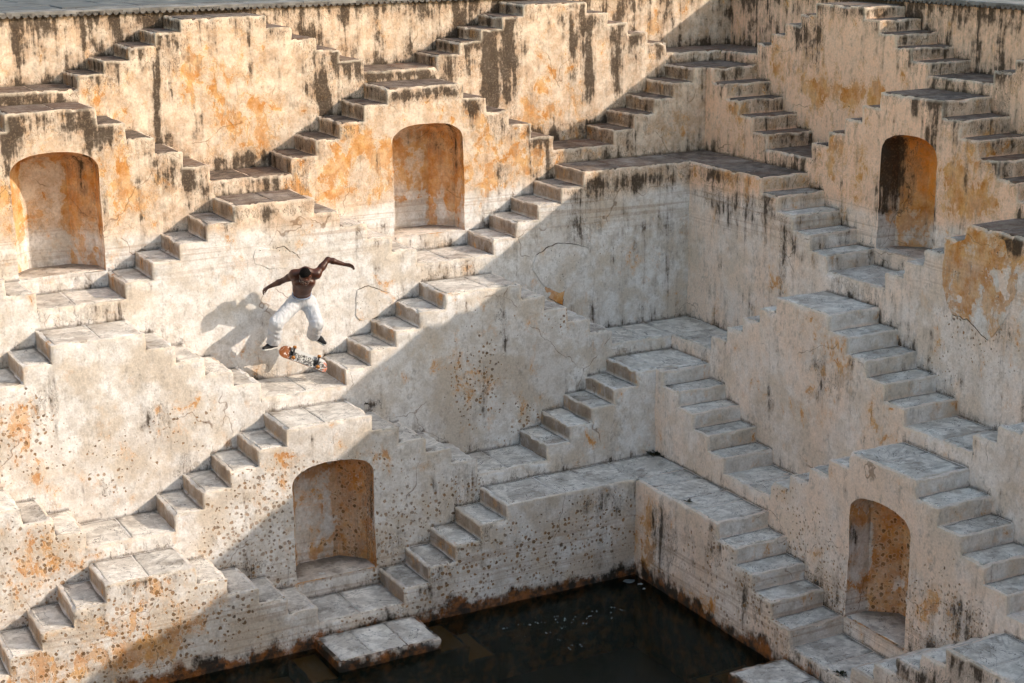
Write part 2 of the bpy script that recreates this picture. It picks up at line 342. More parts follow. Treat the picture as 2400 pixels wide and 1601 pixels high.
STAINS = {}
for line in """A1o -9.44 -1.61 0.38 0.39 1.00
A1o -9.22 -1.99 0.31 0.26 0.70
A1o -9.97 -0.85 0.60 0.44 0.35
A1o -10.31 -0.95 0.46 0.38 0.40
A1o -9.77 -2.08 0.41 0.19 0.60
A1o -4.63 -1.84 0.18 0.27 1.30
A1o -3.99 -1.52 0.50 0.64 0.60
A1o -4.40 -2.14 0.50 0.29 0.70
A1o -2.29 -1.08 0.26 0.22 1.00
A0o -1.66 -0.76 0.24 0.22 1.00
A1o -11.49 -1.32 0.38 0.37 0.30
A2o -11.70 -2.43 0.25 0.68 1.20
A2o -11.22 -2.41 0.25 0.25 0.70
A2o -12.45 -1.46 0.65 0.24 0.30
A2o -13.24 -2.53 0.14 0.54 1.00
A2o -8.58 -2.45 0.49 0.36 1.00
A2o -7.97 -2.04 0.43 0.39 0.80
A2o -7.59 -2.47 0.22 0.60 1.10
A2o -5.91 -2.07 0.46 0.54 0.60
A2o -5.92 -2.81 0.39 0.41 1.00
A2o -5.06 -2.40 0.48 0.42 0.80
A2o -7.02 -1.52 0.89 0.26 0.45
A2o -8.77 -2.76 0.42 0.20 0.70
A2o -2.25 -2.05 0.22 0.22 1.00
A3o -10.33 -3.29 0.19 0.37 0.40
A3o -5.11 -4.62 0.17 0.14 0.50
A3o -3.66 -4.15 0.50 0.36 0.50
A4o -13.68 -5.11 0.39 0.53 0.77
A4o -12.33 -5.40 0.18 0.36 0.56
A4o -11.37 -5.31 0.49 0.37 0.49
A4o -12.56 -6.03 0.35 0.24 0.42
A4o -13.47 -5.93 0.56 0.24 0.56
A4o -7.11 -5.25 0.36 0.74 0.63
A4o -5.70 -4.57 0.38 0.27 0.49
A4o -6.31 -5.57 0.45 0.62 0.35
A5o -10.28 -5.80 0.38 0.17 0.70
A5o -9.00 -5.95 0.33 0.22 0.63
A5o -13.99 -6.49 0.32 0.64 0.70
A5o -13.30 -6.75 0.50 0.30 0.42
A6o -13.44 -7.23 0.82 0.29 0.62
A6o -12.39 -7.35 0.68 0.36 0.62
A6o -13.85 -7.66 0.64 0.23 0.90
A6o -12.70 -7.76 0.68 0.24 1.12
A6o -12.63 -6.82 0.56 0.23 0.67
B1o -4.11 -1.52 0.71 0.20 1.10
B1o -5.02 -1.49 0.24 0.20 1.20
B1o -2.54 -1.13 0.23 0.42 0.80
B1o -3.56 -1.33 0.63 0.55 0.40
B1o -5.66 -0.95 0.28 0.57 0.40
B2o -2.63 -2.06 0.35 0.49 0.70
B2o -5.57 -2.51 0.38 0.78 0.70
B2o -7.75 -2.44 0.57 0.42 1.00
B2o -8.18 -2.62 0.39 0.23 1.00
B2o -6.62 -1.37 0.86 0.24 0.30
B2o -4.95 -2.26 0.30 0.39 0.70
B2o -7.79 -1.96 0.32 0.24 0.70
B3o -3.54 -2.71 1.11 0.15 0.90
B3o -9.22 -2.98 0.66 0.34 1.30
B3o -9.50 -2.77 0.43 0.22 1.20
B3o -9.68 -3.85 0.43 0.28 0.50
B3o -5.06 -4.15 0.15 0.40 0.80
B4o -7.30 -4.27 0.54 0.49 0.50
B4o -7.25 -4.97 0.45 0.68 0.80
B4o -8.26 -5.19 0.50 0.36 0.60
B4o -5.35 -5.38 0.21 0.47 0.50
B5o -8.28 -6.94 0.53 0.24 0.50
B5o -10.75 -6.85 0.43 0.28 0.90
B5o -10.52 -6.82 0.29 0.39 0.60
B6o -5.50 -7.54 0.34 0.61 1.50
B6o -7.06 -8.03 0.89 0.26 0.80
A1d -10.51 -0.57 0.19 0.44 0.90
A1d -10.78 -1.37 0.06 0.69 1.50
A1d -8.28 -1.26 0.21 0.40 0.90
A1d -7.83 -0.83 0.29 0.33 1.10
A1d -8.18 -1.47 0.13 0.40 1.20
A1d -9.51 -2.28 0.62 0.14 1.10
A1d -10.76 -1.94 0.26 0.25 0.70
A1d -11.05 -0.54 0.19 0.25 0.80
A1d -11.52 -0.95 0.19 0.18 0.60
A1d -5.36 -1.09 0.11 0.83 1.90
A1d -4.98 -0.91 0.19 1.05 1.60
A1d -5.82 -0.86 0.23 0.41 0.90
A1d -5.22 -1.45 0.13 0.63 1.10
A1d -3.74 -0.83 0.12 0.57 1.70
A1d -3.49 -1.27 0.08 0.43 1.70
A1d -2.94 -1.15 0.12 0.58 1.20
A1d -4.07 -2.23 0.76 0.13 0.90
A1d -3.41 -0.56 0.17 0.21 1.00
A1d -2.56 -0.81 0.16 0.36 1.00
A1d -6.06 -1.19 0.11 0.48 0.90
A1d -12.70 -1.15 0.36 0.10 0.80
A1d -7.04 -1.14 0.60 0.08 0.70
A1d -3.06 -2.31 0.52 0.22 0.60
A2d -13.10 -1.59 0.23 0.29 1.30
A2d -12.39 -1.41 0.41 0.18 0.90
A2d -11.98 -1.56 0.12 0.36 1.10
A2d -11.75 -1.63 0.18 0.12 1.20
A2d -11.04 -2.18 0.16 0.25 0.90
A2d -10.67 -2.33 0.26 0.25 0.90
A2d -11.88 -2.66 0.05 0.55 1.00
A2d -13.15 -2.18 0.10 0.53 0.90
A2d -7.02 -1.36 0.89 0.09 1.00
A2d -6.10 -1.61 0.19 0.13 1.20
A2d -5.60 -1.95 0.31 0.20 0.70
A2d -4.90 -2.14 0.24 0.21 1.10
A2d -8.31 -1.82 0.21 0.13 0.80
A2d -5.61 -2.70 0.16 0.35 0.80
A2d -4.75 -2.57 0.08 0.28 1.00
A2d -8.96 -2.55 0.10 0.32 1.00
A3d -9.91 -2.77 0.85 0.10 0.90
A3d -10.09 -2.38 0.58 0.06 0.60
A3d -3.51 -2.86 1.35 0.14 0.80
A3d -4.16 -2.91 0.65 0.21 0.40
A3d -2.83 -3.53 0.26 0.58 0.35
A3d -4.71 -3.48 0.48 0.42 0.60
A3d -3.50 -3.74 0.84 0.57 0.30
A4d -13.27 -4.82 0.22 0.41 0.80
A4d -12.46 -4.77 0.12 0.84 0.50
A4d -11.84 -5.17 0.30 0.37 0.70
A4d -6.59 -4.58 0.12 0.40 0.90
A4d -6.90 -5.62 0.15 0.41 0.80
A4d -12.62 -6.08 0.17 0.24 0.90
A4d -11.53 -6.03 0.18 0.37 0.60
A4d -8.66 -5.54 0.14 0.09 1.20
A5d -11.00 -6.60 0.37 0.37 0.50
A5d -11.04 -7.28 0.56 0.14 0.90
A5d -7.79 -6.62 0.42 0.20 0.50
A5d -8.84 -7.35 0.41 0.40 0.50
A6d -12.63 -6.76 0.50 0.17 1.10
A6d -13.31 -7.02 0.22 0.29 0.60
A6d -10.85 -7.14 0.12 0.37 0.70
A6d -8.29 -7.10 0.41 0.26 0.90
A6d -7.74 -6.88 0.11 0.32 0.90
A6d -5.74 -7.00 0.45 0.27 0.80
A6d -8.84 -7.57 0.60 0.39 0.80
B1d -3.42 -0.79 0.22 0.48 1.30
B1d -3.02 -0.64 0.13 0.28 1.00
B1d -6.39 -0.96 0.23 0.25 1.10
B1d -4.63 -0.25 0.58 0.08 0.70
B1d -5.68 -0.70 0.09 0.32 0.90
B1d -7.50 -0.98 0.32 0.42 0.60
B2d -7.12 -1.62 0.10 0.36 1.30
B2d -7.31 -1.30 0.33 0.12 0.70
B2d -3.20 -1.86 0.34 0.07 0.70
B2d -6.08 -2.88 0.08 0.70 0.50
B2d -7.30 -2.69 0.07 0.67 0.90
B2d -8.51 -1.92 0.23 0.17 0.90
B3d -3.20 -2.76 0.69 0.14 0.80
B3d -4.67 -2.88 0.21 0.13 0.80
B3d -3.79 -3.15 0.99 0.20 0.90
B3d -5.14 -3.80 0.10 0.60 1.10
B3d -9.72 -2.73 0.28 0.16 1.60
B3d -4.48 -3.52 1.05 0.13 0.40
B4d -7.85 -4.39 0.12 0.30 0.90
B4d -7.35 -5.00 0.45 0.37 0.80
B4d -6.10 -5.46 0.20 0.39 0.60
B4d -7.05 -4.83 0.13 0.12 0.80
B4d -5.12 -5.03 0.43 0.40 0.40
B5d -8.83 -5.84 0.12 0.53 0.50
B5d -7.94 -7.50 0.54 0.44 0.70
B5d -10.98 -6.87 0.42 0.27 1.10
B5d -10.58 -7.49 0.44 0.23 1.00
B5d -8.59 -7.57 0.35 0.37 0.70
B6d -5.96 -7.45 0.33 0.60 1.40
B6d -7.23 -7.00 0.18 0.38 1.10
B6d -8.05 -7.59 0.37 0.37 1.00
B6d -6.82 -7.27 0.61 0.26 0.50
B6d -11.23 -7.26 0.82 0.21 1.40
B6d -12.24 -6.79 0.56 0.20 1.30
B6d -9.26 -7.90 0.42 0.18 0.90
A4p -13.63 -5.18 0.44 0.53 1.00
A4p -7.04 -5.46 0.44 0.74 1.00
A4p -6.16 -6.28 0.38 0.42 0.70
A4p -11.44 -5.42 0.55 0.37 0.60
A4p -12.54 -5.85 0.65 0.49 0.60
A4p -5.62 -4.71 0.46 0.27 0.60
A5p -10.82 -6.57 0.75 0.69 1.20
A5p -10.78 -7.15 0.63 0.38 1.20
A5p -8.84 -7.22 0.41 0.73 1.00
A5p -8.15 -7.02 0.56 0.47 0.90
A5p -13.67 -6.61 0.88 0.65 1.20
A5p -9.59 -6.10 0.98 0.25 0.80
A5p -7.59 -6.93 0.28 0.40 0.80
A6p -12.94 -7.22 1.59 0.65 1.30
A6p -13.68 -7.64 0.98 0.35 1.30
A6p -8.84 -7.57 0.81 0.45 1.30
A6p -7.19 -7.52 1.46 0.40 1.00
A6p -5.89 -7.24 0.45 0.34 0.90
A6p -8.29 -7.10 0.48 0.39 0.90
B3p -9.23 -3.96 0.81 0.51 0.80
B3p -8.50 -4.78 0.71 0.36 0.60
B3p -5.13 -3.54 0.21 0.20 0.50
B5p -8.19 -7.09 0.62 0.74 1.10
B5p -10.68 -6.88 0.64 0.50 1.30
B5p -8.85 -7.41 0.26 0.54 1.00
B5p -11.20 -6.95 0.34 0.27 1.10
B6p -7.64 -7.24 0.85 0.56 0.80
B6p -8.23 -7.45 0.55 0.37 1.10
B5p -7.39 -6.29 0.56 0.19 0.80
A3p -4.23 -3.81 0.49 0.28 0.40""".split('\n'):
    k, *v = line.split()
    STAINS.setdefault((k[0], int(k[1])), []).append((k[2], *map(float, v)))
ROWF = [1.25, 0.9, 0.75, 0.42, 0.10, 0.06, 0.06, 0.0]
GRID = 0.05

def lines(vals, step=GRID):
    vals = sorted(set(round(v, 4) for v in vals))
    out = []
    for a, b in zip(vals, vals[1:]):
        k = max(1, int(math.ceil((b - a) / step - 1e-6)))
        out += [a + (b - a) * i / k for i in range(k)]
    return np.array(out + [vals[-1]])

def arch_half(h, H, a0):          # half width of a niche opening at height h above the springing
    x = min(max(h / H, 0.0), 1.0)
    return a0 * (1 - x ** 2.6) ** (1 / 2.1)

def build_mass(name, parent, w, n, cols, base, clip=None, niche=None, ends=(None, None), q1=None, attr_base=None):
    """Plaster body: stepped profile in s, front at the row's plane, tops running back to the row behind."""
    q0 = PL(w, n)
    if q1 is None: q1 = PL(w, n - 1) + 0.03
    sv = [c[0] for c in cols] + [cols[-1][1]]
    if clip is not None: sv.append(clip)
    zv = [base] + [c[2] for c in cols] + [e for e in ends if e is not None]
    if niche:
        sL, sR, zf, zs, za = niche
        sv += [sL, sR]; zv += [zf, zs, za]
    S = lines(sv); Z = lines(zv); Q = lines([q0, q1], 0.075)
    si = {round(v, 4): i for i, v in enumerate(S)}; zi = {round(v, 4): i for i, v in enumerate(Z)}
    idx = lambda v, d, arr: d.get(round(v, 4), int(np.argmin(np.abs(arr - v))))
    V = {}; verts = []; faces = []; moved = {}
    def vid(i, j, k):
        key = (i, j, k)
        if key not in V:
            V[key] = len(verts)
            verts.append([S[i], Q[j], Z[k]])
        return V[key]
    inside = set()
    if niche:
        sc, a0 = (sL + sR) / 2, (sR - sL) / 2
        for i in range(len(S) - 1):
            for k in range(len(Z) - 1):
                cs, cz = (S[i] + S[i + 1]) / 2, (Z[k] + Z[k + 1]) / 2
                if zf < cz < za and abs(cs - sc) < arch_half(cz - zs, za - zs, a0): inside.add((i, k))
    nf = 0
    top_at = []
    for c0, c1, zt in cols:
        i0, i1 = idx(c0, si, S), idx(c1, si, S); kt = idx(zt, zi, Z); kb = idx(base, zi, Z)
        for i in range(i0, i1):
            if clip is None or S[i] < clip - 1e-4:
                for k in range(kb, kt):
                    if (i, k) in inside: continue
                    faces.append((vid(i, 0, k), vid(i + 1, 0, k), vid(i + 1, 0, k + 1), vid(i, 0, k + 1)))
            for j in range(len(Q) - 1):
                faces.append((vid(i, j, kt), vid(i + 1, j, kt), vid(i + 1, j + 1, kt), vid(i, j + 1, kt)))
        top_at.append((i0, i1, kt))
    def side(i, ka, kb2, facing):
        for j in range(len(Q) - 1):
            for k in range(ka, kb2):
                f = (vid(i, j + 1, k), vid(i, j, k), vid(i, j, k + 1), vid(i, j + 1, k + 1))
                faces.append(f if facing < 0 else f[::-1])
    for (a0_, a1_, ka), (b0_, b1_, kb) in zip(top_at, top_at[1:]):
        if kb > ka: side(b0_, ka, kb, -1)
        elif ka > kb: side(b0_, kb, ka, 1)
    if ends[0] is not None: side(top_at[0][0], idx(ends[0], zi, Z), top_at[0][2], -1)
    if ends[1] is not None: side(top_at[-1][1], idx(ends[1], zi, Z), top_at[-1][2], 1)
    # snap the stair-stepped edge of the opening to the arch
    if niche:
        for (i, j, k), v in V.items():
            if j: continue
            near = [(i + a, k + b) in inside for a in (-1, 0) for b in (-1, 0)]
            if any(near) and not all(near) and Z[k] > zs + 1e-4:
                s_, z_ = S[i] - sc, Z[k] - zs
                best = None
                for u in np.linspace(0, 1, 60):
                    hz = u * (za - zs)
                    aa = arch_half(hz, za - zs, a0) * (1 if s_ >= 0 else -1)
                    d = (aa - s_) ** 2 + (hz - z_) ** 2
                    if best is None or d < best[0]: best = (d, aa, hz)
                verts[v][0] = sc + best[1]; verts[v][2] = zs + best[2]
    me = bpy.data.meshes.new(name)
    if w == 'B': faces = [f[::-1] for f in faces]
    me.from_pydata([W3(w, *v) for v in verts], [], faces)
    bm = bmesh.new(); bm.from_mesh(me)
    be = [e for e in bm.edges if len(e.link_faces) == 2 and e.calc_face_angle_signed(0) > 0.8]
    if be:
        bmesh.ops.bevel(bm, geom=be, offset=0.012, segments=2, profile=0.6, affect='EDGES', clamp_overlap=True)
    for e in bm.edges:
        e.smooth = not (len(e.link_faces) == 2 and e.calc_face_angle(0) > 0.7)
    for f in bm.faces: f.smooth = True
    bm.to_mesh(me); bm.free()
    # attributes
    N = len(me.vertices)
    co = np.zeros(N * 3, np.float32); me.vertices.foreach_get('co', co); co = co.reshape(-1, 3).astype(float)
    s = co[:, 0] if w == 'A' else co[:, 1]; q = co[:, 1] if w == 'A' else co[:, 0]; zc = co[:, 2]
    top = np.full(N, -99.0)
    edge = np.full(N, 9.0)
    for c0, c1, zt in cols:
        ins = (s > c0 - 0.02) & (s < c1 + 0.02)
        top = np.where(ins, np.maximum(top, zt), top)
        ds = np.maximum(np.maximum(c0 - s, s - c1), 0)
        edge = np.minimum(edge, np.sqrt(ds ** 2 + (zc - zt) ** 2 + (q - q0) ** 2))
    for (c0, c1, za_), (d0, d1, zb_) in zip(cols, cols[1:]):
        zl, zh = min(za_, zb_), max(za_, zb_)
        dz = np.maximum(np.maximum(zl - zc, zc - zh), 0)
        edge = np.minimum(edge, np.sqrt(dz ** 2 + (s - d0) ** 2 + (q - q0) ** 2))
        edge = np.minimum(edge, np.sqrt((zc - zh) ** 2 + (s - d0) ** 2))
    for e_, c_ in ((ends[0], cols[0][0]), (ends[1], cols[-1][1])):
        if e_ is not None:
            zt = cols[0][2] if c_ == cols[0][0] else cols[-1][2]
            edge = np.minimum(edge, np.sqrt((zc - zt) ** 2 + (s - c_) ** 2))
            dz = np.maximum(np.maximum(e_ - zc, zc - zt), 0)
            edge = np.minimum(edge, np.sqrt(dz ** 2 + (s - c_) ** 2 + (q - q0) ** 2))
    below = np.clip(top - zc, 0, 9)
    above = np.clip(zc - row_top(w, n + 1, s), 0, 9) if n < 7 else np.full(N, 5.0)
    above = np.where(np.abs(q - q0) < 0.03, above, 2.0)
    paint = np.zeros((N, 4)); front = (np.abs(q - q0) < 0.04)
    for kd, cs, cz, rx, rz, amt in STAINS.get((w, n), ()):
        r2 = ((s - cs) / rx) ** 2 + ((zc - cz) / rz) ** 2
        f = amt * np.exp(-r2 * 0.9) * front
        paint[:, 'odp'.index(kd)] += f
    paint[:, 3] = np.clip(1.15 - edge / 0.035, 0, 1)
    nz0 = np.zeros(N * 3, np.float32); me.vertices.foreach_get('normal', nz0); nz0 = nz0.reshape(-1, 3)
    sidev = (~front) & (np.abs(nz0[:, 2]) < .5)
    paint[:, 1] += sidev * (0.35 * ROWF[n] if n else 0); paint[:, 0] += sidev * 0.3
    # wobble, chipped edges, slight sag of long faces
    d = wob(co)
    nz = np.zeros(N * 3, np.float32); me.vertices.foreach_get('normal', nz); nz = nz.reshape(-1, 3)
    d[:, 2] *= np.where((nz[:, 2] > .9) & (edge > .05), 0.25, 1.0)
    chip = np.clip(wob1(co, 2.3) - .15, 0, 1.2) * np.clip(1 - edge / 0.06, 0, 1)
    chip = chip + 4.5 * np.clip(wob1(co, 1.9) - .55, 0, .6) * np.clip(1 - edge / 0.07, 0, 1)
    d[:, 2] -= chip * 0.010
    if w == 'A': d[:, 1] += chip * 0.010
    else: d[:, 0] += chip * 0.010
    co += d
    me.vertices.foreach_set('co', co.astype(np.float32).ravel())
    a = me.attributes.new('paint', 'FLOAT_COLOR', 'POINT'); a.data.foreach_set('color', paint.astype(np.float32).ravel())
    a = me.attributes.new('bounce_shade_grime', 'FLOAT', 'POINT'); a.data.foreach_set('value', (np.where(sidev, 0.15, 1.0) if w == 'B' else np.where(sidev & (edge > .012), -1.0, 0.0)).astype(np.float32))  # positive: painted bounce on B; negative: grime and painted shade on A risers
    a = me.attributes.new('dist', 'FLOAT_VECTOR', 'POINT')
    a.data.foreach_set('vector', np.stack([below, above, np.full(N, ROWF[n])], 1).astype(np.float32).ravel())
    me.update()
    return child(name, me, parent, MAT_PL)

_prof = {}
def row_top(w, n, s):
    """height of row n's stepped top at position s (what stands in front of row n-1)"""
    if n > 7: return np.full(len(s), -9.5)
    out = np.full(len(s), ZT[n] - 5 * RS[n])
    for p in range(-6, 3):
        mx = {1: 0, 2: 1, 3: 0, 4: -1, 5: 0, 6: -1, 7: -2}[n]
        if (p + n) % 2 == 0 or p > mx: continue
        a, ta = fl(w, n, p, 0); b, tb = fl(w, n, p, 1)
        if p == mx and n in (2, 3, 5, 6): b = 9.0
        k = np.where(s < a, np.ceil((a - s) / ta), np.where(s > b, np.ceil((s - b) / tb), 0))
        out = np.maximum(out, ZT[n] - np.minimum(k, 5) * RS[n])
    return out

def slab(name, parent, w, s0, s1, q0, q1, z, h=0.009, jit=0.010, mat=None, lipw=0.014, dirty=(0, 0, 0, 0)):
    """thin worn stone laid on the plaster: wobbly outline, eased edge; dirty = (front, hi, back, lo) sides with soil in the joint"""
    ns = max(3, int((s1 - s0) / 0.14)); nq = max(3, int(abs(q1 - q0) / 0.16))
    ring = [(s0 + (s1 - s0) * i / ns, q0) for i in range(ns)] + [(s1, q0 + (q1 - q0) * i / nq) for i in range(nq)] \
        + [(s1 - (s1 - s0) * i / ns, q1) for i in range(ns)] + [(s0, q1 - (q1 - q0) * i / nq) for i in range(nq)]
    sd = [dirty[0]] * ns + [dirty[1]] * nq + [dirty[2]] * ns + [dirty[3]] * nq
    for c_, (a_, b_) in ((0, (3, 0)), (ns, (0, 1)), (ns + nq, (1, 2)), (2 * ns + nq, (2, 3))): sd[c_] = max(dirty[a_], dirty[b_])
    cs, cq = (s0 + s1) / 2, (q0 + q1) / 2
    ring = [(a + random.uniform(-jit, jit), b + random.uniform(-jit, jit)) for a, b in ring]
    def shrink(a, b, d):
        return (a + math.copysign(min(d, abs(a - cs)), cs - a), b + math.copysign(min(d, abs(b - cq)), cq - b))
    tl = (random.uniform(-.006, .006), random.uniform(-.006, .006))
    hz = lambda a, b: z + h + tl[0] * (a - cs) / (s1 - s0) + tl[1] * (b - cq) / (q1 - q0)
    n = len(ring)
    vs = [W3(w, a, b, z - 0.03) for a, b in ring] + [W3(w, a, b, hz(a, b) - 0.008) for a, b in ring]
    inner = [shrink(a, b, lipw) for a, b in ring]
    vs += [W3(w, a, b, hz(a, b)) for a, b in inner]
    dd = min(0.11, (s1 - s0) * .3, abs(q1 - q0) * .3)
    vs += [W3(w, a, b, hz(a, b) - .001) for a, b in (shrink(a, b, dd) for a, b in ring)]
    fs = []
    for r in (0, n, 2 * n):
        for i in range(n):
            j = (i + 1) % n
            fs.append((r + i, r + j, r + n + j, r + n + i))
    fs.append(tuple(range(3 * n, 4 * n)))
    me = mesh(name, vs, fs)
    a = me.attributes.new('dirt', 'FLOAT', 'POINT'); a.data.foreach_set('value', np.array(sd * 3 + [0.0] * n, np.float32))
    bm = bmesh.new(); bm.from_mesh(me); bmesh.ops.recalc_face_normals(bm, faces=bm.faces)
    bmesh.ops.triangulate(bm, faces=[f for f in bm.faces if len(f.verts) > 4])
    bm.to_mesh(me); bm.free()
    return child(name, me, parent, mat or MAT_ST)

def flags(parent, w, s0, s1, q0, q1, z, k=None, name='flagstone'):
    """pave a platform with k stones side by side"""
    k = k or max(1, int(round((s1 - s0) / 0.55)))
    cuts = [s0] + [s0 + (s1 - s0) * (i + random.uniform(-.18, .18)) / k for i in range(1, k)] + [s1]
    for a, b in zip(cuts, cuts[1:]):
        slab(name, parent, w, a + 0.005, b - 0.005, q0, q1, z, random.uniform(.006, .011), 0.006, dirty=(.15, .5, 1, .5))

def niche_mesh(name, parent, w, n, niche):
    """half-octagon recess with a vaulted head"""
    sL, sR, zf, zs, za = niche
    q0 = PL(w, n); sc, a0 = (sL + sR) / 2, (sR - sL) / 2
    dirq = 1.0
    plan = []
    pts = [(-1.0, 0.004), (-1.0, 0.36), (-0.52, 0.68), (0.52, 0.68), (1.0, 0.36), (1.0, 0.004)]
    for (u0, d0), (u1, d1) in zip(pts, pts[1:]):
        for i in range(6):
            t_ = i / 6; plan.append((u0 + (u1 - u0) * t_, d0 + (d1 - d0) * t_))
    plan.append(pts[-1])
    hs = list(np.linspace(zf - 0.02, zs, 22)) + [zs + (za - zs) * math.sin(x * math.pi / 2) for x in np.linspace(0.06, 1, 16)]
    vs = []; fs = []; m_ = len(plan)
    for h in hs:
        a = arch_half(h - zs, za - zs, a0)
        x = max(0, (h - zs) / (za - zs))
        dk = 1 - 0.55 * x ** 2.2
        for u, d in plan:
            vs.append(W3(w, sc + u * (a + 0.006), q0 + d * (dk if d > 0.01 else 1), h + 0.004 * x))
    for r in range(len(hs) - 1):
        for i in range(m_ - 1):
            f = (r * m_ + i, r * m_ + i + 1, (r + 1) * m_ + i + 1, (r + 1) * m_ + i)
            fs.append(f if w == 'A' else f[::-1])
    # floor of the recess
    b = len(vs)
    for u, d in plan: vs.append(W3(w, sc + u * (a0 + 0.006), q0 + d - 0.002, zf))
    fl_ = tuple(range(b, b + m_)); fs.append(fl_[::-1] if w == 'A' else fl_)
    me = mesh(name, vs, fs)
    N = len(vs); co = np.array(vs)
    s = co[:, 0] if w == 'A' else co[:, 1]; z = co[:, 2]
    paint = np.zeros((N, 4))
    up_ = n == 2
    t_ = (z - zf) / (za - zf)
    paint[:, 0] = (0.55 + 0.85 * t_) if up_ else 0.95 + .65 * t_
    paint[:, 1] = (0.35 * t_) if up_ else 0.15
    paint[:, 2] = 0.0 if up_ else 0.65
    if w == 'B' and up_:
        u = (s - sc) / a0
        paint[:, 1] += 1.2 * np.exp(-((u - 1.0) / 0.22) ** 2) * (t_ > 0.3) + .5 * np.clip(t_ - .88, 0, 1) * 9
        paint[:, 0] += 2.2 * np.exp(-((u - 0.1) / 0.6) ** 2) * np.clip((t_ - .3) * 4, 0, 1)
    pan = np.tile(np.repeat([0, 1, 2, 3, 4], 6).tolist() + [4], N // m_)[:N]  # stains differ per panel, also painting in the light difference across the creases
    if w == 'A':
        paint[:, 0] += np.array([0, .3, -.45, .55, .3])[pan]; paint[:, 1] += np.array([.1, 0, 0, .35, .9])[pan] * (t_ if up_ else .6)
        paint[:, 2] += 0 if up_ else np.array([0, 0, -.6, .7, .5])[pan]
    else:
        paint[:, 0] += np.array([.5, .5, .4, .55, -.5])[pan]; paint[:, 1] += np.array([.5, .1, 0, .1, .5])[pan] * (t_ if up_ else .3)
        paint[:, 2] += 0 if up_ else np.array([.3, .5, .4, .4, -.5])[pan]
    co2 = co + wob(co) * 0.6
    me.vertices.foreach_set('co', co2.astype(np.float32).ravel())
    a = me.attributes.new('paint', 'FLOAT_COLOR', 'POINT'); a.data.foreach_set('color', paint.astype(np.float32).ravel())
    a = me.attributes.new('dist', 'FLOAT_VECTOR', 'POINT')
    a.data.foreach_set('vector', np.tile(np.array([3.0, 2.0, 0.0], np.float32), (N, 1)).ravel())
    me.update()
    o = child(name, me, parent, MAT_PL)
    # stone floor following the half-octagon plan
    pl = [(-.985, .045), (-.985, .35), (-.51, .665), (0, .668), (.51, .665), (.985, .35), (.985, .045), (.35, .04), (-.35, .04)]
    vs = [W3(w, sc + u * a0, q0 + d, zf + .007) for u, d in pl] + [W3(w, sc + u * a0 * 1.004, q0 + d, zf - .02) for u, d in pl]
    k = len(pl); fs = [tuple(range(k))] + [(i_, (i_ + 1) % k, k + (i_ + 1) % k, k + i_) for i_ in range(k)]
    me2 = mesh('floor_stone', vs, fs)
    bm = bmesh.new(); bm.from_mesh(me2); bmesh.ops.recalc_face_normals(bm, faces=bm.faces); bmesh.ops.triangulate(bm, faces=bm.faces); bm.to_mesh(me2); bm.free()
    at_ = me2.attributes.new('dirt', 'FLOAT', 'POINT'); at_.data.foreach_set('value', np.array([.2, 1, 1, 1, 1, 1, .2, .1, .1] * 2, np.float32))
    child('floor_stone', me2, o, MAT_ST)
    return o

# ------------------------------------------------------------------ ground, far sides of the well, water
def ground():
    X0, X1, Y0, Y1, R, z = -28.0, 0.25, -22.8, 0.25, 700.0, -0.045
    vs = []; fs = []
    def quad(a, b, c, d):
        i = len(vs); vs.extend([a, b, c, d]); fs.append((i, i + 1, i + 2, i + 3))
    quad((-R, Y1, z), (R, Y1, z), (R, R, z), (-R, R, z))
    quad((-R, -R, z), (R, -R, z), (R, Y0, z), (-R, Y0, z))
    quad((-R, Y0, z), (X0, Y0, z), (X0, Y1, z), (-R, Y1, z))
    quad((X1, Y0, z), (R, Y0, z), (R, Y1, z), (X1, Y1, z))
    # the two sides behind the viewer: plain terraces stepping down to the water
    zz = z
    for k in range(6):
        xa, xb = X0 + 0.88 * k, X0 + 0.88 * (k + 1)
        ya, yb = Y0 + 0.88 * k, Y0 + 0.88 * (k + 1)
        zn = -1.36 * (k + 1) - 0.1
        quad((xa, Y1, zz), (xa, ya, zz), (xa, ya, zn), (xa, Y1, zn))
        quad((xa, ya, zz), (X1, ya, zz), (X1, ya, zn), (xa, ya, zn))
        quad((xa, Y1, zn), (xa, ya, zn), (xb, yb, zn), (xb, Y1, zn))
        quad((xa, ya, zn), (X1, ya, zn), (X1, yb, zn), (xb, yb, zn))
        zz = zn
    xe, ye = X0 + 5.28, Y0 + 5.28
    quad((xe, Y1, zz), (xe, ye, zz), (xe, ye, -10), (xe, Y1, -10))
    quad((xe, ye, zz), (X1, ye, zz), (X1, ye, -10), (xe, ye, -10))
    quad((xe, ye, -10), (X1, ye, -10), (X1, Y1, -10), (xe, Y1, -10))
    t = NT("dry_ground")
    n = t.noise(1.5, 8, .65)
    pos = t.n("ShaderNodeSeparateXYZ", {0: t.pos()}).outputs[2]
    c = t.mix(t.ss(n, .35, .65), (0.30, 0.25, 0.20), (0.42, 0.36, 0.29))
    c = t.mix(t.ss(pos, -0.02, -0.2), c, t.mix(t.ss(n, .35, .65), (0.66, 0.54, 0.42), (0.76, 0.68, 0.57)))
    o = link('ground', mesh('ground', vs, fs), None, t.out(c, .95, t.bump(n, .5, .05)))
    tag(o, kind='structure')
ground()

